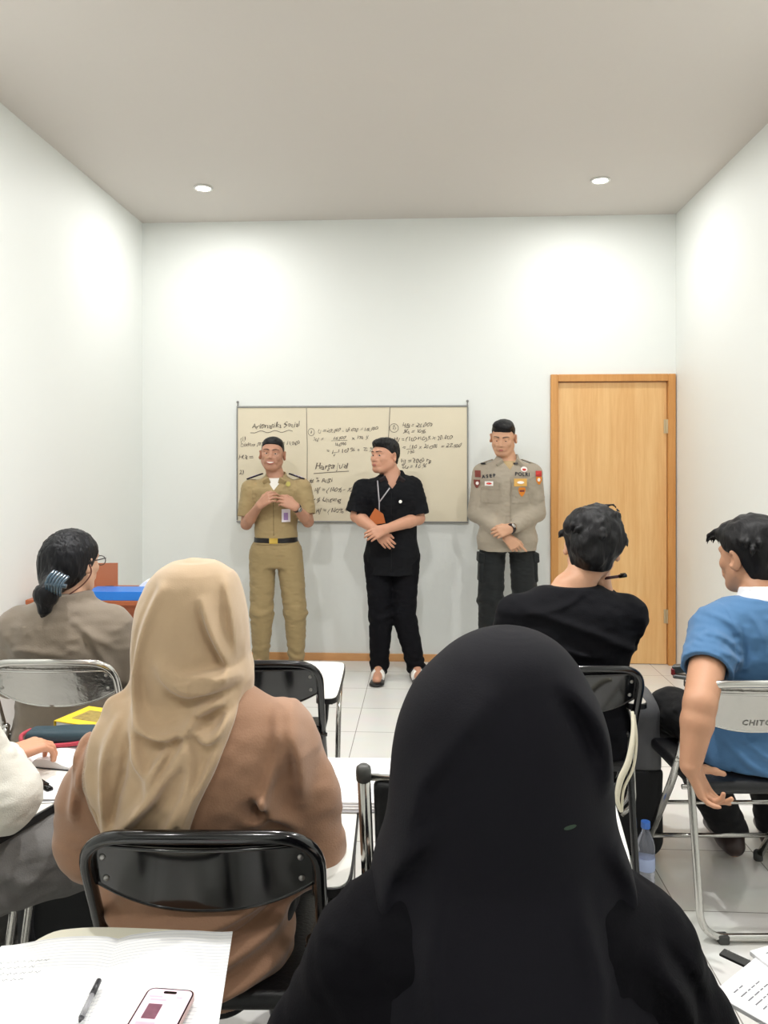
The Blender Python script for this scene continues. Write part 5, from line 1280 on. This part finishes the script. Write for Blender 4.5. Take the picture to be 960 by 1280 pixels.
# --- man in the blue polo
D = 2.545; UC = 955; J, loc, rz = away(UC, D)
H = Frame(J(938, 696, 0.07), yaw=24, pitch=-6, roll=0, sc=1.06)
P = dict(z0=0.505, H=H, shoulderL=J(892, 790, 0.0), shoulderR=V(0.185, 0, 0.925), elbowL=J(875, 880, -0.235), elbowR=V(0.26, 0.10, 0.71), wristL=J(863, 957, -0.275), wristR=V(0.20, 0.34, 0.755),
         handL=dict(ef=(0.42, -0.12, -0.86), eb=(-0.72, 0.62, -0.30), curls=(25, 35, 25), per=[(12, 25, 20), (35, 45, 30), (48, 55, 35), (30, 25, 15)], thumb=(55, 10, 10), s=1.02, spread=7), handR=dict(ef=(-0.3, 0.9, 0.0), eb=(0.1, 0.1, 1), **armsfwd))
seat_legs(P, spread=0.17, ky=0.36, ay=0.32, kz=0.52); P['ankleL'][0] = 0.03; P['toeL'][0] = 0.04; P['ankleR'][0] = 0.20; P['toeR'][0] = 0.24
pr = Person('man in a blue polo shirt with white collar, one bare arm hanging behind', loc, rz, P, 0.0042, (190, 142, 112))
pr.armf = 1.18
F = pr.body(sw=1.12, sh=0.98, arm=1.22, neck=0.060, depth=1.02); pr.done(); face_parts(H, pr.root, pr.skin)
Fh = hair_short(F, H, m_hair, pr.root, base=0.016, top=0.022, back=-0.080, fringe=0.052, side=0.014, temple=0.01, nape=0.01, amp=0.005, fr=0.03, ear=0.036, lumps=[(0.0, 0.06, 0.078, 0.066, 0.050, 0.030), (0, -0.06, 0.0, 0.07, 0.05, 0.06)])
for k in range(12):
    x_ = -0.05+0.009*k; Fh.chain([H.p(x_, 0.085, 0.085), H.p(x_*1.05, 0.112+0.006*(k % 3), 0.072), H.p(x_*1.1, 0.118+0.006*((k+1) % 3), 0.050-0.006*(k % 2))], [0.010, 0.007, 0.002], 0.006)
rnd = random.Random(9)
for k in range(26):
    a = rnd.uniform(PI, 2*PI); e_ = rnd.uniform(0.1, 1.2)
    p0 = np.array([0.093*math.cos(a)*math.cos(e_), -0.014+0.110*math.sin(a)*math.cos(e_), 0.030+0.102*math.sin(e_)]); t1 = unit(np.array([math.cos(a)*0.3-math.sin(a)*rnd.uniform(-.5, .5), math.sin(a)*0.3, -0.9]))
    Fh.chain([H.p(*(p0*0.93)), H.p(*(p0+t1*0.02)), H.p(*(p0*0.99+t1*0.042))], [0.010, 0.008, 0.002], 0.008)
Fh.mesh('hair', m_hair, pr.root)
m_po = mat('blue_pique_cloth', (72, 113, 154), 0.85, bump=0.3, bscale=420, var=0.03, sheen=0.15)
def sag5(F):
    rg = lambda pts, r=0.012, l=0.0, k=0.03, op='u': F.ridge(cv(pts, 2.38, UC), r, l, k, -1, op)
    rg([(872, 775), (890, 782), (905, 800)], 0.010); rg([(864, 795), (880, 800), (900, 818)], 0.010); rg([(862, 812), (880, 818), (900, 832)], 0.009); rg([(905, 790), (909, 820), (905, 850)], 0.008, 0.004, 0.02, 's')
    rg([(905, 930), (930, 950), (960, 955)], 0.012); rg([(890, 940), (920, 968), (960, 972)], 0.012); rg([(915, 770), (925, 790), (930, 820)], 0.009)
T = pr.top(m_po, off=0.022, neckz=0.525, hem=-0.035, sleeve=0.56, soff=(0.022, 0.026), wr=0.006, sag=sag5, neck=0.060); T.mesh('polo_shirt', m_po, pr.root)
Fc = pr.new(0.004); zc = 0.505+0.520*0.98; Fc.cap((0.0, -0.004, zc-0.008), (0, 0.004, zc+0.034), 0.088, 0.074, 0.0); Fc.cap((0, 0.0, zc-0.06), (0, 0.012, zc+0.1), 0.066, 0.062, 0.004, 's'); Fc.clip(lambda p: p[:, 2]-(zc+0.034)+(p[:, 1])*0.15, 0.006); Fc.mesh('white_collar', mat('white_collar_cloth', (232, 232, 236), 0.8), pr.root)
pr.trousers(m_dark, off=0.020, waist=0.05, knee=0.03, ankle=0.065); shoes(pr, mat('dark_brown_shoe', (62, 48, 46), 0.35))

# --- person in white at the left edge
X0, D0 = -1.12, 1.73; rz = TH+math.radians(-20); loc = cw(X0, D0); cs, sn = math.cos(math.radians(20)), math.sin(math.radians(20))
def LC(X, Dd, z): x, y = X-X0, Dd-D0; return V(x*cs-y*sn, x*sn+y*cs, z)
H = Frame(V(0.0, 0.06, 1.14), yaw=0, pitch=-12, sc=1.0)
P = dict(z0=0.49, H=H, shoulderR=V(0.165, 0.0, 0.90), shoulderL=V(-0.165, 0.0, 0.90), elbowR=LC(-0.845, 1.70, 0.725), elbowL=V(-0.26, 0.12, 0.70), wristR=LC(-0.955, 1.95, 0.715), wristL=V(-0.10, 0.30, 0.70),
         handR=dict(ef=(0.25, 0.93, 0.05), eb=(0.1, 0.15, 1), curls=(30, 40, 30), thumb=(30, 15, 15)), handL=dict(ef=(0.5, 0.8, -0.1), eb=(-0.1, 0.2, 1), **armsfwd))
seat_legs(P, spread=0.15, ky=0.40)
P['hipR'] = LC(-0.98, 1.68, 0.535); P['kneeR'] = LC(-0.66, 1.93, 0.52); P['ankleR'] = LC(-0.66, 1.98, 0.09); P['toeR'] = LC(-0.62, 2.13, 0.032)
pr = Person('person in a white long-sleeved top and grey jeans, cut off by the left edge', loc, rz, P, 0.0048, (206, 150, 120))
F = pr.body(sw=0.98, sh=0.96, leg=1.08); pr.done(); face_parts(H, pr.root, pr.skin)
m_wt = mat('white_knit_sleeve', (218, 216, 206), 0.85, bump=0.25, bscale=300, sheen=0.2)
def sag6(F):
    e_ = P['elbowR']; F.ell(e_+V(0.005, -0.015, -0.005), (0.066, 0.072, 0.062), 0.05); s_ = P['shoulderR']; F.cap(s_, e_, 0.070, 0.060, 0.03)
T = pr.top(m_wt, off=0.026, hem=-0.04, long=0.88, soff=(0.026, 0.028), cuff=(0.042, 0.038), wr=0.005, sag=sag6); T.mesh('top', m_wt, pr.root)
hair_short(F, H, m_hairw, pr.root, base=0.018, top=0.02, back=-0.09, fringe=0.05, side=-0.03, amp=0.003).mesh('hair', m_hairw, pr.root)
pr.trousers(m_jean, off=0.018, waist=0.05, knee=0.028, ankle=0.065, wr=0.006, gather=2.0, legw=1.08); shoes(pr, m_shoe)
# ------------------------------------------------------------------ things on desks, tablets and the floor
m_paper = mat('white_paper', (238, 238, 240), 0.7); m_print = mat('dark_print', (120, 120, 126), 0.7); m_cov = mat('grey_book_cover', (190, 190, 196), 0.5)
def sheet_text(lines, w, h, size, m, name, parent, z, x0=None, rows=None, sy=0.0):
    """rows of small printed words across a page"""
    b = MB(); rnd = random.Random(len(name)+int(w*1000)+lines)
    for i in range(lines):
        y = h/2-sy-(i+1)*(h-2*sy)/(lines+1); x = -w/2+0.015
        while x < w/2-0.02:
            L_ = rnd.uniform(0.006, 0.022)
            if x+L_ > w/2-0.012 or rnd.random() < 0.06: break
            b.box((x+L_/2, y, z), (L_/2, size*0.5, 0.0002)); x += L_+0.004
    return b.build(name, m, parent)
def page_block(root, w, h, t, name='pages', m=None, bulge=0.0, z=0.0):
    """open book half: a curved block of paper"""
    n = 10; vs = []; fs = []
    for j in range(2):
        for i in range(n+1):
            u = i/n; x = u*w; zt = z+t*(1-0.6*u)+bulge*math.sin(PI*min(1, u*1.15))*0.9
            if u == 0: zt = z+t*0.35
            vs += [(x, (-1 if j == 0 else 1)*h/2, z+0.0), (x, (-1 if j == 0 else 1)*h/2, zt)]
    N_ = 2*(n+1)
    for i in range(n):
        a = 2*i; fs += [(a, a+2, a+3, a+1), (N_+a, N_+a+1, N_+a+3, N_+a+2), (a+1, a+3, N_+a+3, N_+a+1), (a, N_+a, N_+a+2, a+2)]
    fs += [(0, 1, N_+1, N_), (2*n, N_+2*n, N_+2*n+1, 2*n+1)]
    return vs, fs
def open_book(name, label, cat, loc, rz, w, h, t, bulge, cover=None, lined=False, handw=0, m=None):
    r = thing(name, label, cat, loc, rz)
    if cover: b = MB(); b.box((0, 0, 0.0012), (w+0.004, h/2+0.003, 0.0012)); b.build('cover', cover, r)
    z0 = 0.0024 if cover else 0.0
    for sx in (-1, 1):
        vs, fs = page_block(r, w, h, t, bulge=bulge, z=z0)
        if sx < 0: vs = [(-x, y, z) for x, y, z in vs]; fs = [tuple(reversed(f)) for f in fs]
        b = MB(); b.add(vs, fs); b.build('pages', m or m_paper, r, angle=40)
    return r
def lined_mat():
    m = bpy.data.materials.new('lined_notebook_paper'); m.use_nodes = True; nt = m.node_tree; N = nt.nodes; L = nt.links; P_ = N['Principled BSDF']; P_.inputs['Roughness'].default_value = 0.7
    tc = N.new('ShaderNodeTexCoord'); sp = N.new('ShaderNodeSeparateXYZ'); L.new(tc.outputs['Object'], sp.inputs[0])
    a = N.new('ShaderNodeMath'); a.operation = 'DIVIDE'; a.inputs[1].default_value = 0.0080; L.new(sp.outputs['Y'], a.inputs[0])
    f = N.new('ShaderNodeMath'); f.operation = 'FRACT'; L.new(a.outputs[0], f.inputs[0])
    g = N.new('ShaderNodeMath'); g.operation = 'LESS_THAN'; g.inputs[1].default_value = 0.16; L.new(f.outputs[0], g.inputs[0])
    mx = N.new('ShaderNodeMix'); mx.data_type = 'RGBA'; mx.inputs['A'].default_value = rgb(240, 240, 240); mx.inputs['B'].default_value = rgb(206, 208, 213)
    L.new(g.outputs[0], mx.inputs['Factor']); L.new(mx.outputs['Result'], P_.inputs['Base Color']); return m
ZT = 0.6442
# open notebook, pen and phone on the near left tablet
p = cw(-0.440, 1.183); nb_rz = TH+math.radians(6)
m_lined = lined_mat()
nb = open_book('notebook', 'open lined notebook on the white tablet at the lower left', 'notebook', (p.x, p.y, ZT), nb_rz, 0.192, 0.262, 0.004, 0.008, None, m=m_lined)
b = MB(); rnd = random.Random(3)
for i in range(4):
    x = -0.150
    y = 0.062-i*0.0144+0.002
    x0 = -0.172+rnd.uniform(0, 0.01)
    for k in range(5+rnd.randint(0, 2)):
        L_ = rnd.uniform(0.006, 0.010); zz = 0.0118
        b.tube(smooth_path([(x0+L_*t, y+0.0022*math.sin(t*9+k), 0.0142+0.001*t) for t in np.linspace(0, 1, 5)], 2), 0.00035, 4); x0 += L_+0.003
b.build('handwriting', mat('faint_grey_ink', (120, 120, 126), 0.7), nb)
def pen(label, a, b_, r=0.0045, m1=None, m2=None, name='pen'):
    a, b_ = Vector(a), Vector(b_); t = thing(name, label, 'pen', a); d = b_-a
    b = MB(); b.tube([d*0.10, d*0.62], r, 12); b.build('barrel', m1, t, True)
    b = MB(); b.tube([d*0.0, d*0.04, d*0.10], [r*0.2, r*0.55, r*0.95], 12); b.tube([d*0.62, d*0.98, d], [r*1.08, r*1.05, r*0.7], 12); b.build('tip_and_cap', m2, t, True)
    b = MB(); b.tube([d*0.66+Vector((0, 0, r*1.5)), d*0.93+Vector((0, 0, r*1.5))], r*0.25, 6); b.build('clip', m2, t, True)
    return t
zpen = ZT+0.0135
pen('clear pen with a dark clip lying in the gutter of the open notebook', sight(99, 1278, zpen), sight(124, 1225, zpen), 0.0042, mat('clear_pen_plastic', (200, 200, 204), 0.2, trans=0.5), mat('dark_grey_pen', (70, 70, 74), 0.3))
# phone
q = cw(-0.327, 1.085); ph = thing('phone', 'lit phone with a pink chat screen lying on the open notebook', 'phone', (q.x, q.y, ZT+0.0125), TH+math.radians(-6))
def rrect(w, h, r, n=6):
    out = []
    for cx, cy, a0 in ((w-r, h-r, 0), (-w+r, h-r, PI/2), (-w+r, -h+r, PI), (w-r, -h+r, 1.5*PI)):
        for k in range(n+1): a = a0+PI/2*k/n; out.append((cx+r*math.cos(a), cy+r*math.sin(a)))
    return out
b = MB(); b.prism(rrect(0.0370, 0.0760, 0.012), 0.0, 0.0078); b.build('phone_case', mat('pink_phone_case', (206, 172, 168), 0.35), ph, angle=40)
b = MB(); b.prism(rrect(0.0360, 0.0750, 0.0115), 0.0076, 0.0084); b.build('bezel', mat('black_glass', (10, 10, 12), 0.08), ph)
scr = mat('lit_pale_pink_screen', (240, 204, 218), 0.2, emit=0.22)
b = MB(); b.prism(rrect(0.0338, 0.0728, 0.009), 0.0083, 0.0087); sc_ = b.build('screen', scr, ph)
b = MB(); b.prism(rrect(0.0100, 0.0026, 0.0025), 0.0086, 0.0090, Matrix.Translation((0, 0.066, 0))); b.build('camera_island', mat('black_glass', (10, 10, 12), 0.08), sc_)
b = MB(); b.prism(rrect(0.0105, 0.0150, 0.001), 0.0086, 0.0089, Matrix.Translation((-0.012, 0.026, 0))); b.build('chat_picture', mat('mauve_picture', (120, 78, 92), 0.3, emit=0.2, var=0.5, vscale=90), sc_)
b = MB(); b.box((-0.012, 0.050, 0.0088), (0.012, 0.0012, 0.0001)); b.box((-0.018, 0.0565, 0.0088), (0.010, 0.0010, 0.0001)); b.box((0.018, 0.0565, 0.0088), (0.004, 0.0010, 0.0001)); b.box((-0.012, 0.002, 0.0088), (0.014, 0.0022, 0.0001)); b.box((0.010, -0.012, 0.0088), (0.014, 0.005, 0.0001)); b.box((-0.010, -0.030, 0.0088), (0.016, 0.005, 0.0001))
b.build('chat_lines', mat('grey_pink_chat', (206, 170, 186), 0.3, emit=0.3), sc_)
b = MB(); b.lathe([(0.0001, 0.0), (0.0042, 0.0), (0.0042, 0.0003), (0.0001, 0.0003)], (0.018, 0.034, 0.0087), 20); b.build('round_button', mat('grey_pink_chat2', (222, 196, 206), 0.3, emit=0.3), sc_)
for y in (0.02, 0.035): b = MB(); b.box((-0.0374, y, 0.0042), (0.0006, 0.006, 0.0012)); b.build('side_button', mat('pink_phone_case', (206, 172, 168), 0.35), ph)
# papers on the tablet beside the tan headscarf
p = cw(-0.082, 1.94)
r = thing('book', 'open workbook on the white tablet beside the tan headscarf', 'book', (p.x-0.01, p.y-0.02, ZT), TH+math.radians(-2))
for k in range(4):
    b = MB(); b.box((0.0+0.004*(k % 2), 0.003*k, 0.003+0.0055*k), (0.105, 0.135, 0.0025), bev=0.001); b.build('page', m_paper if k else m_cov, r)
sheet_text(14, 0.19, 0.25, 0.0024, mat('grey_print', (196, 196, 200), 0.7), 'printed_lines', r, 0.0225)
# left tablet: open book, pencil case, yellow book, marker
c = cw(-0.835, 1.86); rzL = TH+math.radians(-12)
open_book('book', 'open white book on the left tablet below the writing hand', 'book', (sight(62, 945, ZT).x, sight(62, 945, ZT).y, ZT), rzL, 0.115, 0.16, 0.016, 0.010, mat('dark_book_cover', (60, 60, 66), 0.5))
p = sight(78, 913, 0.70)
t = thing('pencil_case', 'dark teal pencil case with a red edge on the open white book', 'case', (p.x, p.y, ZT+0.026), rzL+0.25)
F = Fld((-0.12, -0.06, -0.02), (0.12, 0.06, 0.06), 0.004); F.rbox((0, 0, 0.018), (0.095, 0.036, 0.018), 0.016); F.disp(lambda p: 0.003*noise(p, 0.04)); F.mesh('case_body', mat('dark_teal_cloth', (40, 62, 72), 0.6), t)
b = MB(); b.tube(smooth_path([(-0.098, -0.036, 0.012), (-0.05, -0.042, 0.004), (0.0, -0.043, 0.003), (0.06, -0.041, 0.008), (0.098, -0.036, 0.02)], 5), 0.006, 8); b.tube(smooth_path([(-0.098, -0.036, 0.012), (-0.11, -0.01, 0.02), (-0.10, 0.03, 0.022)], 4), 0.006, 8); b.build('red_zip_edge', mat('red_zip_cloth', (176, 58, 72), 0.6), t, True)
p = sight(100, 897, 0.70); t = thing('book', 'yellow patterned book behind the dark pencil case', 'book', (p.x+0.02, p.y+0.05, ZT+0.001), rzL-0.15)
b = MB(); b.box((0, 0, 0.020), (0.080, 0.070, 0.020), bev=0.002); b.build('pages', m_paper, t)
b = MB(); b.box((0, 0, 0.0415), (0.084, 0.074, 0.0015), bev=0.0006); b.box((-0.083, 0, 0.021), (0.0012, 0.074, 0.020)); b.build('cover', mat('yellow_book_cover', (226, 192, 50), 0.5), t)
b = MB(); b.prism(rrect(0.05, 0.04, 0.006), 0.0428, 0.0436); b.build('cover_pattern', mat('brown_yellow_pattern', (150, 130, 70), 0.5, var=0.8, vscale=70), t)
p = sight(31, 968, ZT+0.01); p2 = sight(52, 981, ZT+0.01)
pen('black marker lying on the left white tablet by the white sleeve', p, p+(p2-p)*1.5, 0.0085, mat('black_marker_barrel', (44, 46, 46), 0.35), mat('black_gloss_plastic', (16, 16, 18), 0.2), 'marker')
p = sight(70, 988, ZT); t = thing('paper_sheet', 'folded white paper on the left tablet near the brown jacket', 'paper', (p.x+0.02, p.y, ZT), rzL+0.3)
b = MB(); b.box((0, 0, 0.001), (0.06, 0.07, 0.001)); b.build('lower_sheet', m_paper, t); b = MB(); b.box((0.004, 0.003, 0.0055), (0.056, 0.066, 0.001), Matrix.Rotation(0.05, 3, 'Y')); b.build('upper_sheet', m_paper, t)
# teacher's desk with folder, papers and a chair behind
x0, x1, y0, y1, zt = -2.06, -1.12, 3.86, 4.36, 0.75
m_desk = wood('reddish_brown_desk_wood', (150, 78, 44), (178, 98, 58), (1.2, 14, 14)); r = thing('teacher_desk', 'reddish brown wooden desk against the left wall', 'desk', ((x0+x1)/2, (y0+y1)/2, 0)); hx, hy = (x1-x0)/2, (y1-y0)/2
b = MB(); b.box((0, 0, zt-0.0125), (hx, hy, 0.0125), bev=0.003); b.build('desk_top', m_desk, r)
for sx in (-1, 1): b = MB(); b.box((sx*(hx-0.03), 0, (zt-0.025)/2), (0.010, hy-0.02, (zt-0.025)/2-0.0005), bev=0.002); b.build('side_panel', m_desk, r)
b = MB(); b.box((0, -hy+0.05, 0.46), (hx-0.042, 0.008, 0.26), bev=0.002); b.build('front_panel', m_desk, r)
b = MB(); b.box((0, hy-0.2, 0.69), (hx-0.042, 0.17, 0.012)); b.build('shelf', m_desk, r)
p0 = sight(143, 751, zt); t = thing('folder', 'thick blue folder lying on the brown desk', 'folder', (p0.x, p0.y+0.09, zt), 0.02)
m_bf = mat('blue_folder_plastic', (34, 116, 206), 0.35)
b = MB(); b.box((0, 0, 0.003), (0.160, 0.085, 0.003), bev=0.001); b.box((0, 0, 0.043), (0.160, 0.085, 0.003), bev=0.001); b.box((0, -0.083, 0.023), (0.160, 0.003, 0.022), bev=0.001); b.build('folder_cover', m_bf, t)
b = MB(); b.box((0, 0.004, 0.023), (0.154, 0.078, 0.0165)); b.build('papers', m_paper, t)
b = MB(); b.box((0.150, -0.0868, 0.023), (0.008, 0.0008, 0.016)); b.build('spine_label', m_paper, t)
open_book('book', 'open white book lying on the desk behind the blue folder', 'book', (p0.x+0.15, p0.y+0.255, zt), 0.15, 0.14, 0.13, 0.040, 0.045, mat('dark_book_cover', (60, 60, 66), 0.5))
p = cw(-1.585, 4.235); t = thing('box', 'brown box standing open on the desk behind the blue folder', 'box', (p.x, p.y, zt), 0.12)
m_bc = mat('brown_leatherette', (172, 108, 78), 0.5, var=0.05)
b = MB(); b.box((0, 0, 0.0775), (0.115, 0.004, 0.0775), bev=0.001); b.build('raised_lid', m_bc, t)
b = MB(); b.box((0, -0.055, 0.015), (0.113, 0.048, 0.015), bev=0.002); b.build('tray', m_bc, t)
b = MB(); b.box((0.085, -0.06, 0.034), (0.022, 0.012, 0.0035), bev=0.001); b.build('clasp', mat('dark_metal', (40, 38, 44), 0.4), t)
# water bottle
p = sight(807, 1118, 0.0); t = thing('water_bottle', 'clear plastic water bottle with a blue cap on the floor', 'bottle', (p.x, p.y, 0))
m_pet = mat('clear_bottle_plastic', (225, 228, 240), 0.08, trans=0.85, ior=1.15); b = MB()
prof = [(0.001, 0.004), (0.020, 0.001), (0.028, 0.006), (0.030, 0.02)]
for k in range(7): z = 0.03+k*0.018; prof += [(0.0300, z), (0.0285, z+0.006), (0.0300, z+0.012)]
prof += [(0.030, 0.165), (0.026, 0.185), (0.016, 0.208), (0.0125, 0.216), (0.0125, 0.226), (0.001, 0.2262)]
b.lathe(prof, seg=28); b.build('bottle_body', m_pet, t, True)
b = MB(); b.lathe([(0.0305, 0.088), (0.0312, 0.090), (0.0312, 0.128), (0.0305, 0.130)], seg=28); b.build('label', mat('pale_blue_bottle_label', (176, 190, 226), 0.4), t, True)
b = MB(); b.lathe([(0.001, 0.2262), (0.0150, 0.2262), (0.0155, 0.228), (0.0150, 0.247), (0.001, 0.248)], seg=28); b.build('cap', mat('blue_bottle_cap', (72, 124, 214), 0.35), t, angle=35)
# grey bag between the two chairs on the right
X_, D_ = 0.940, 2.93
p = cw(X_, D_); t = thing('backpack', 'dark grey backpack with a loop handle between the two chairs at right', 'bag', (p.x, p.y, 0), TH+1.42)
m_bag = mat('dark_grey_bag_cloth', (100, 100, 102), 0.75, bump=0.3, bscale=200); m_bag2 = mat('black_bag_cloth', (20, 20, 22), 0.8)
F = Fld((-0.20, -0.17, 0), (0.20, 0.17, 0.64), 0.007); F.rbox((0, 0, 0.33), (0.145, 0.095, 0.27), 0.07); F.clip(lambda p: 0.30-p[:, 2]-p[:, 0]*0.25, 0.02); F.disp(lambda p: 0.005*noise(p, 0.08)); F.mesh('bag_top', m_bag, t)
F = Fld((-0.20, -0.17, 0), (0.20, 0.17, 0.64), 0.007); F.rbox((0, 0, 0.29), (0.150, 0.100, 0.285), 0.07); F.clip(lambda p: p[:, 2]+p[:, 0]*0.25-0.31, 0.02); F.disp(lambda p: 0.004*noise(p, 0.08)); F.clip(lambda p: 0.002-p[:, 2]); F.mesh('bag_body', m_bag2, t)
b = MB(); b.tube(smooth_path([(0.03, -0.085, 0.46), (0.05, -0.125, 0.53), (0.085, -0.125, 0.54), (0.115, -0.085, 0.47)], 6), 0.012, 10); b.build('handle', m_bag2, t, True)
# black bag on the floor at the left, behind the tan headscarf's chair
p = cw(-0.87, 2.20); t = thing('backpack', 'black bag with a zigzag white label on the floor, left of the gloss black chair', 'bag', (p.x, p.y, 0), TH+0.4)
F = Fld((-0.20, -0.15, 0), (0.20, 0.15, 0.46), 0.007); F.rbox((0, 0, 0.20), (0.16, 0.09, 0.20), 0.05); F.disp(lambda p: 0.005*noise(p, 0.07)); F.clip(lambda p: 0.002-p[:, 2]); F.mesh('bag_body', mat('black_grey_bag_cloth', (40, 41, 42), 0.7), t); FB = F
b = MB(); pts = []
for i in range(7): pts.append((0.02+0.016*i, -0.0955, 0.26+(0.025 if i % 2 else -0.012)+i*0.004))
b.tube(pts, 0.0028, 6); b.build('white_zigzag', m_white, t); b = MB(); b.tube(smooth_path([(-0.12, -0.09, 0.34), (-0.13, -0.12, 0.22), (-0.10, -0.10, 0.08)], 6), 0.012, 8); b.build('strap', m_bag2, t, True)
# printed papers on the near right tablet and a black ruler sticking out below them
p = sight(1008, 1268, ZT); t = thing('paper_sheet', 'printed white paper on the tablet at the lower right corner', 'paper', (p.x, p.y, ZT), TH+math.radians(38))
b = MB(); b.box((0, 0, 0.004), (0.075, 0.105, 0.0035), bev=0.0008); b.build('pages', m_paper, t); sheet_text(16, 0.13, 0.19, 0.0018, m_print, 'printed_lines', t, 0.0078)
p = sight(985, 1206, ZT); t = thing('paper_sheet', 'small white paper slip above the printed paper at lower right', 'paper', (p.x, p.y, ZT), TH+math.radians(20))
b = MB(); b.box((0, 0, 0.008), (0.045, 0.035, 0.004), bev=0.0008); b.build('slip', m_paper, t); sheet_text(5, 0.08, 0.06, 0.0018, m_print, 'printed_lines', t, 0.0123)
a_ = sight(902, 1190, ZT+0.004); c_ = sight(962, 1218, ZT+0.004); d_ = (c_-a_); t = thing('ruler', 'black strip jutting out from under the white papers at lower right', 'ruler', (a_+d_*1.1), math.atan2(d_.y, d_.x)); L_ = d_.length*1.1
b = MB(); b.box((0, 0, 0.0), (L_, 0.010, 0.0022), bev=0.0008); b.build('blade', mat('black_ruler_plastic', (26, 26, 24), 0.4), t)
b = MB()
for k in range(24): b.box((-L_+0.008+k*(2*L_-0.016)/23, 0.007, 0.0023), (0.0003, 0.0022 if k % 5 else 0.004, 0.0002))
b.build('graduations', mat('grey_marks', (90, 90, 88), 0.5), t)
# grey clipboard-like case on the tablet in front of the man in blue
p = cw(1.165, 2.88); t = thing('stapler', 'grey and black desk tool on the white tablet before the blue polo shirt', 'stapler', (p.x, p.y, ZT), TH-0.5)
b = MB(); b.box((0, 0, 0.008), (0.075, 0.022, 0.007), bev=0.003); b.build('base', mat('grey_tool_plastic', (112, 114, 112), 0.4), t); b = MB(); b.box((0.0, 0, 0.045), (0.078, 0.018, 0.014), Matrix.Rotation(-0.16, 3, 'Y'), 0.004); b.box((0.05, 0, 0.024), (0.02, 0.018, 0.014)); b.build('arm', mat('dark_grey_tool', (62, 66, 66), 0.4), t)
b = MB(); b.box((-0.074, 0, 0.024), (0.008, 0.019, 0.013), bev=0.003); b.build('red_end', mat('dark_red_plastic', (140, 40, 44), 0.4), t)
# cream cloth bag strap hanging by the black chair's leg
p = sight(775, 955, 0.5); p = cw(0.735, 2.42); t = thing('cloth_bag', 'cream cloth strap hanging beside the leg of the black chair', 'bag', (p.x, p.y, 0.30))
b = MB(); b.tube(smooth_path([(0.06, 0.05, 0.36), (0.055, 0.02, 0.30), (0.035, 0.0, 0.22), (0.01, 0.0, 0.16), (0.0, 0.0, 0.10), (0.012, 0.0, 0.06)], 6), [0.005+0.005*math.sin(PI*i/30) for i in range(31)], 10); b.tube(smooth_path([(0.065, 0.05, 0.35), (0.065, 0.02, 0.28), (0.05, 0.0, 0.20), (0.02, 0.0, 0.13), (0.014, 0.0, 0.06)], 6), 0.0045, 8)
b.build('strap', mat('cream_canvas', (222, 216, 194), 0.85, bump=0.4, bscale=150), t, True)
# ------------------------------------------------------------------ camera and view
cam = bpy.data.cameras.new('camera'); co = bpy.data.objects.new('camera', cam); C.objects.link(co)
co.location = (0, 0, CAMZ); co.rotation_euler = (PI/2, 0, TH)
cam.sensor_fit = 'VERTICAL'; cam.sensor_height = 24.0; cam.lens = 18.0; cam.shift_y = -62/1280; cam.clip_start = 0.02
bpy.context.scene.camera = co
vs_ = bpy.context.scene.view_settings
vs_.view_transform = 'Standard'; vs_.look = 'None'; vs_.gamma = 1.0; vs_.use_curve_mapping = False; vs_.exposure = EXPOSURE
cy = bpy.context.scene.cycles
cy.max_bounces = 10; cy.diffuse_bounces = 6; cy.glossy_bounces = 5; cy.transmission_bounces = 8
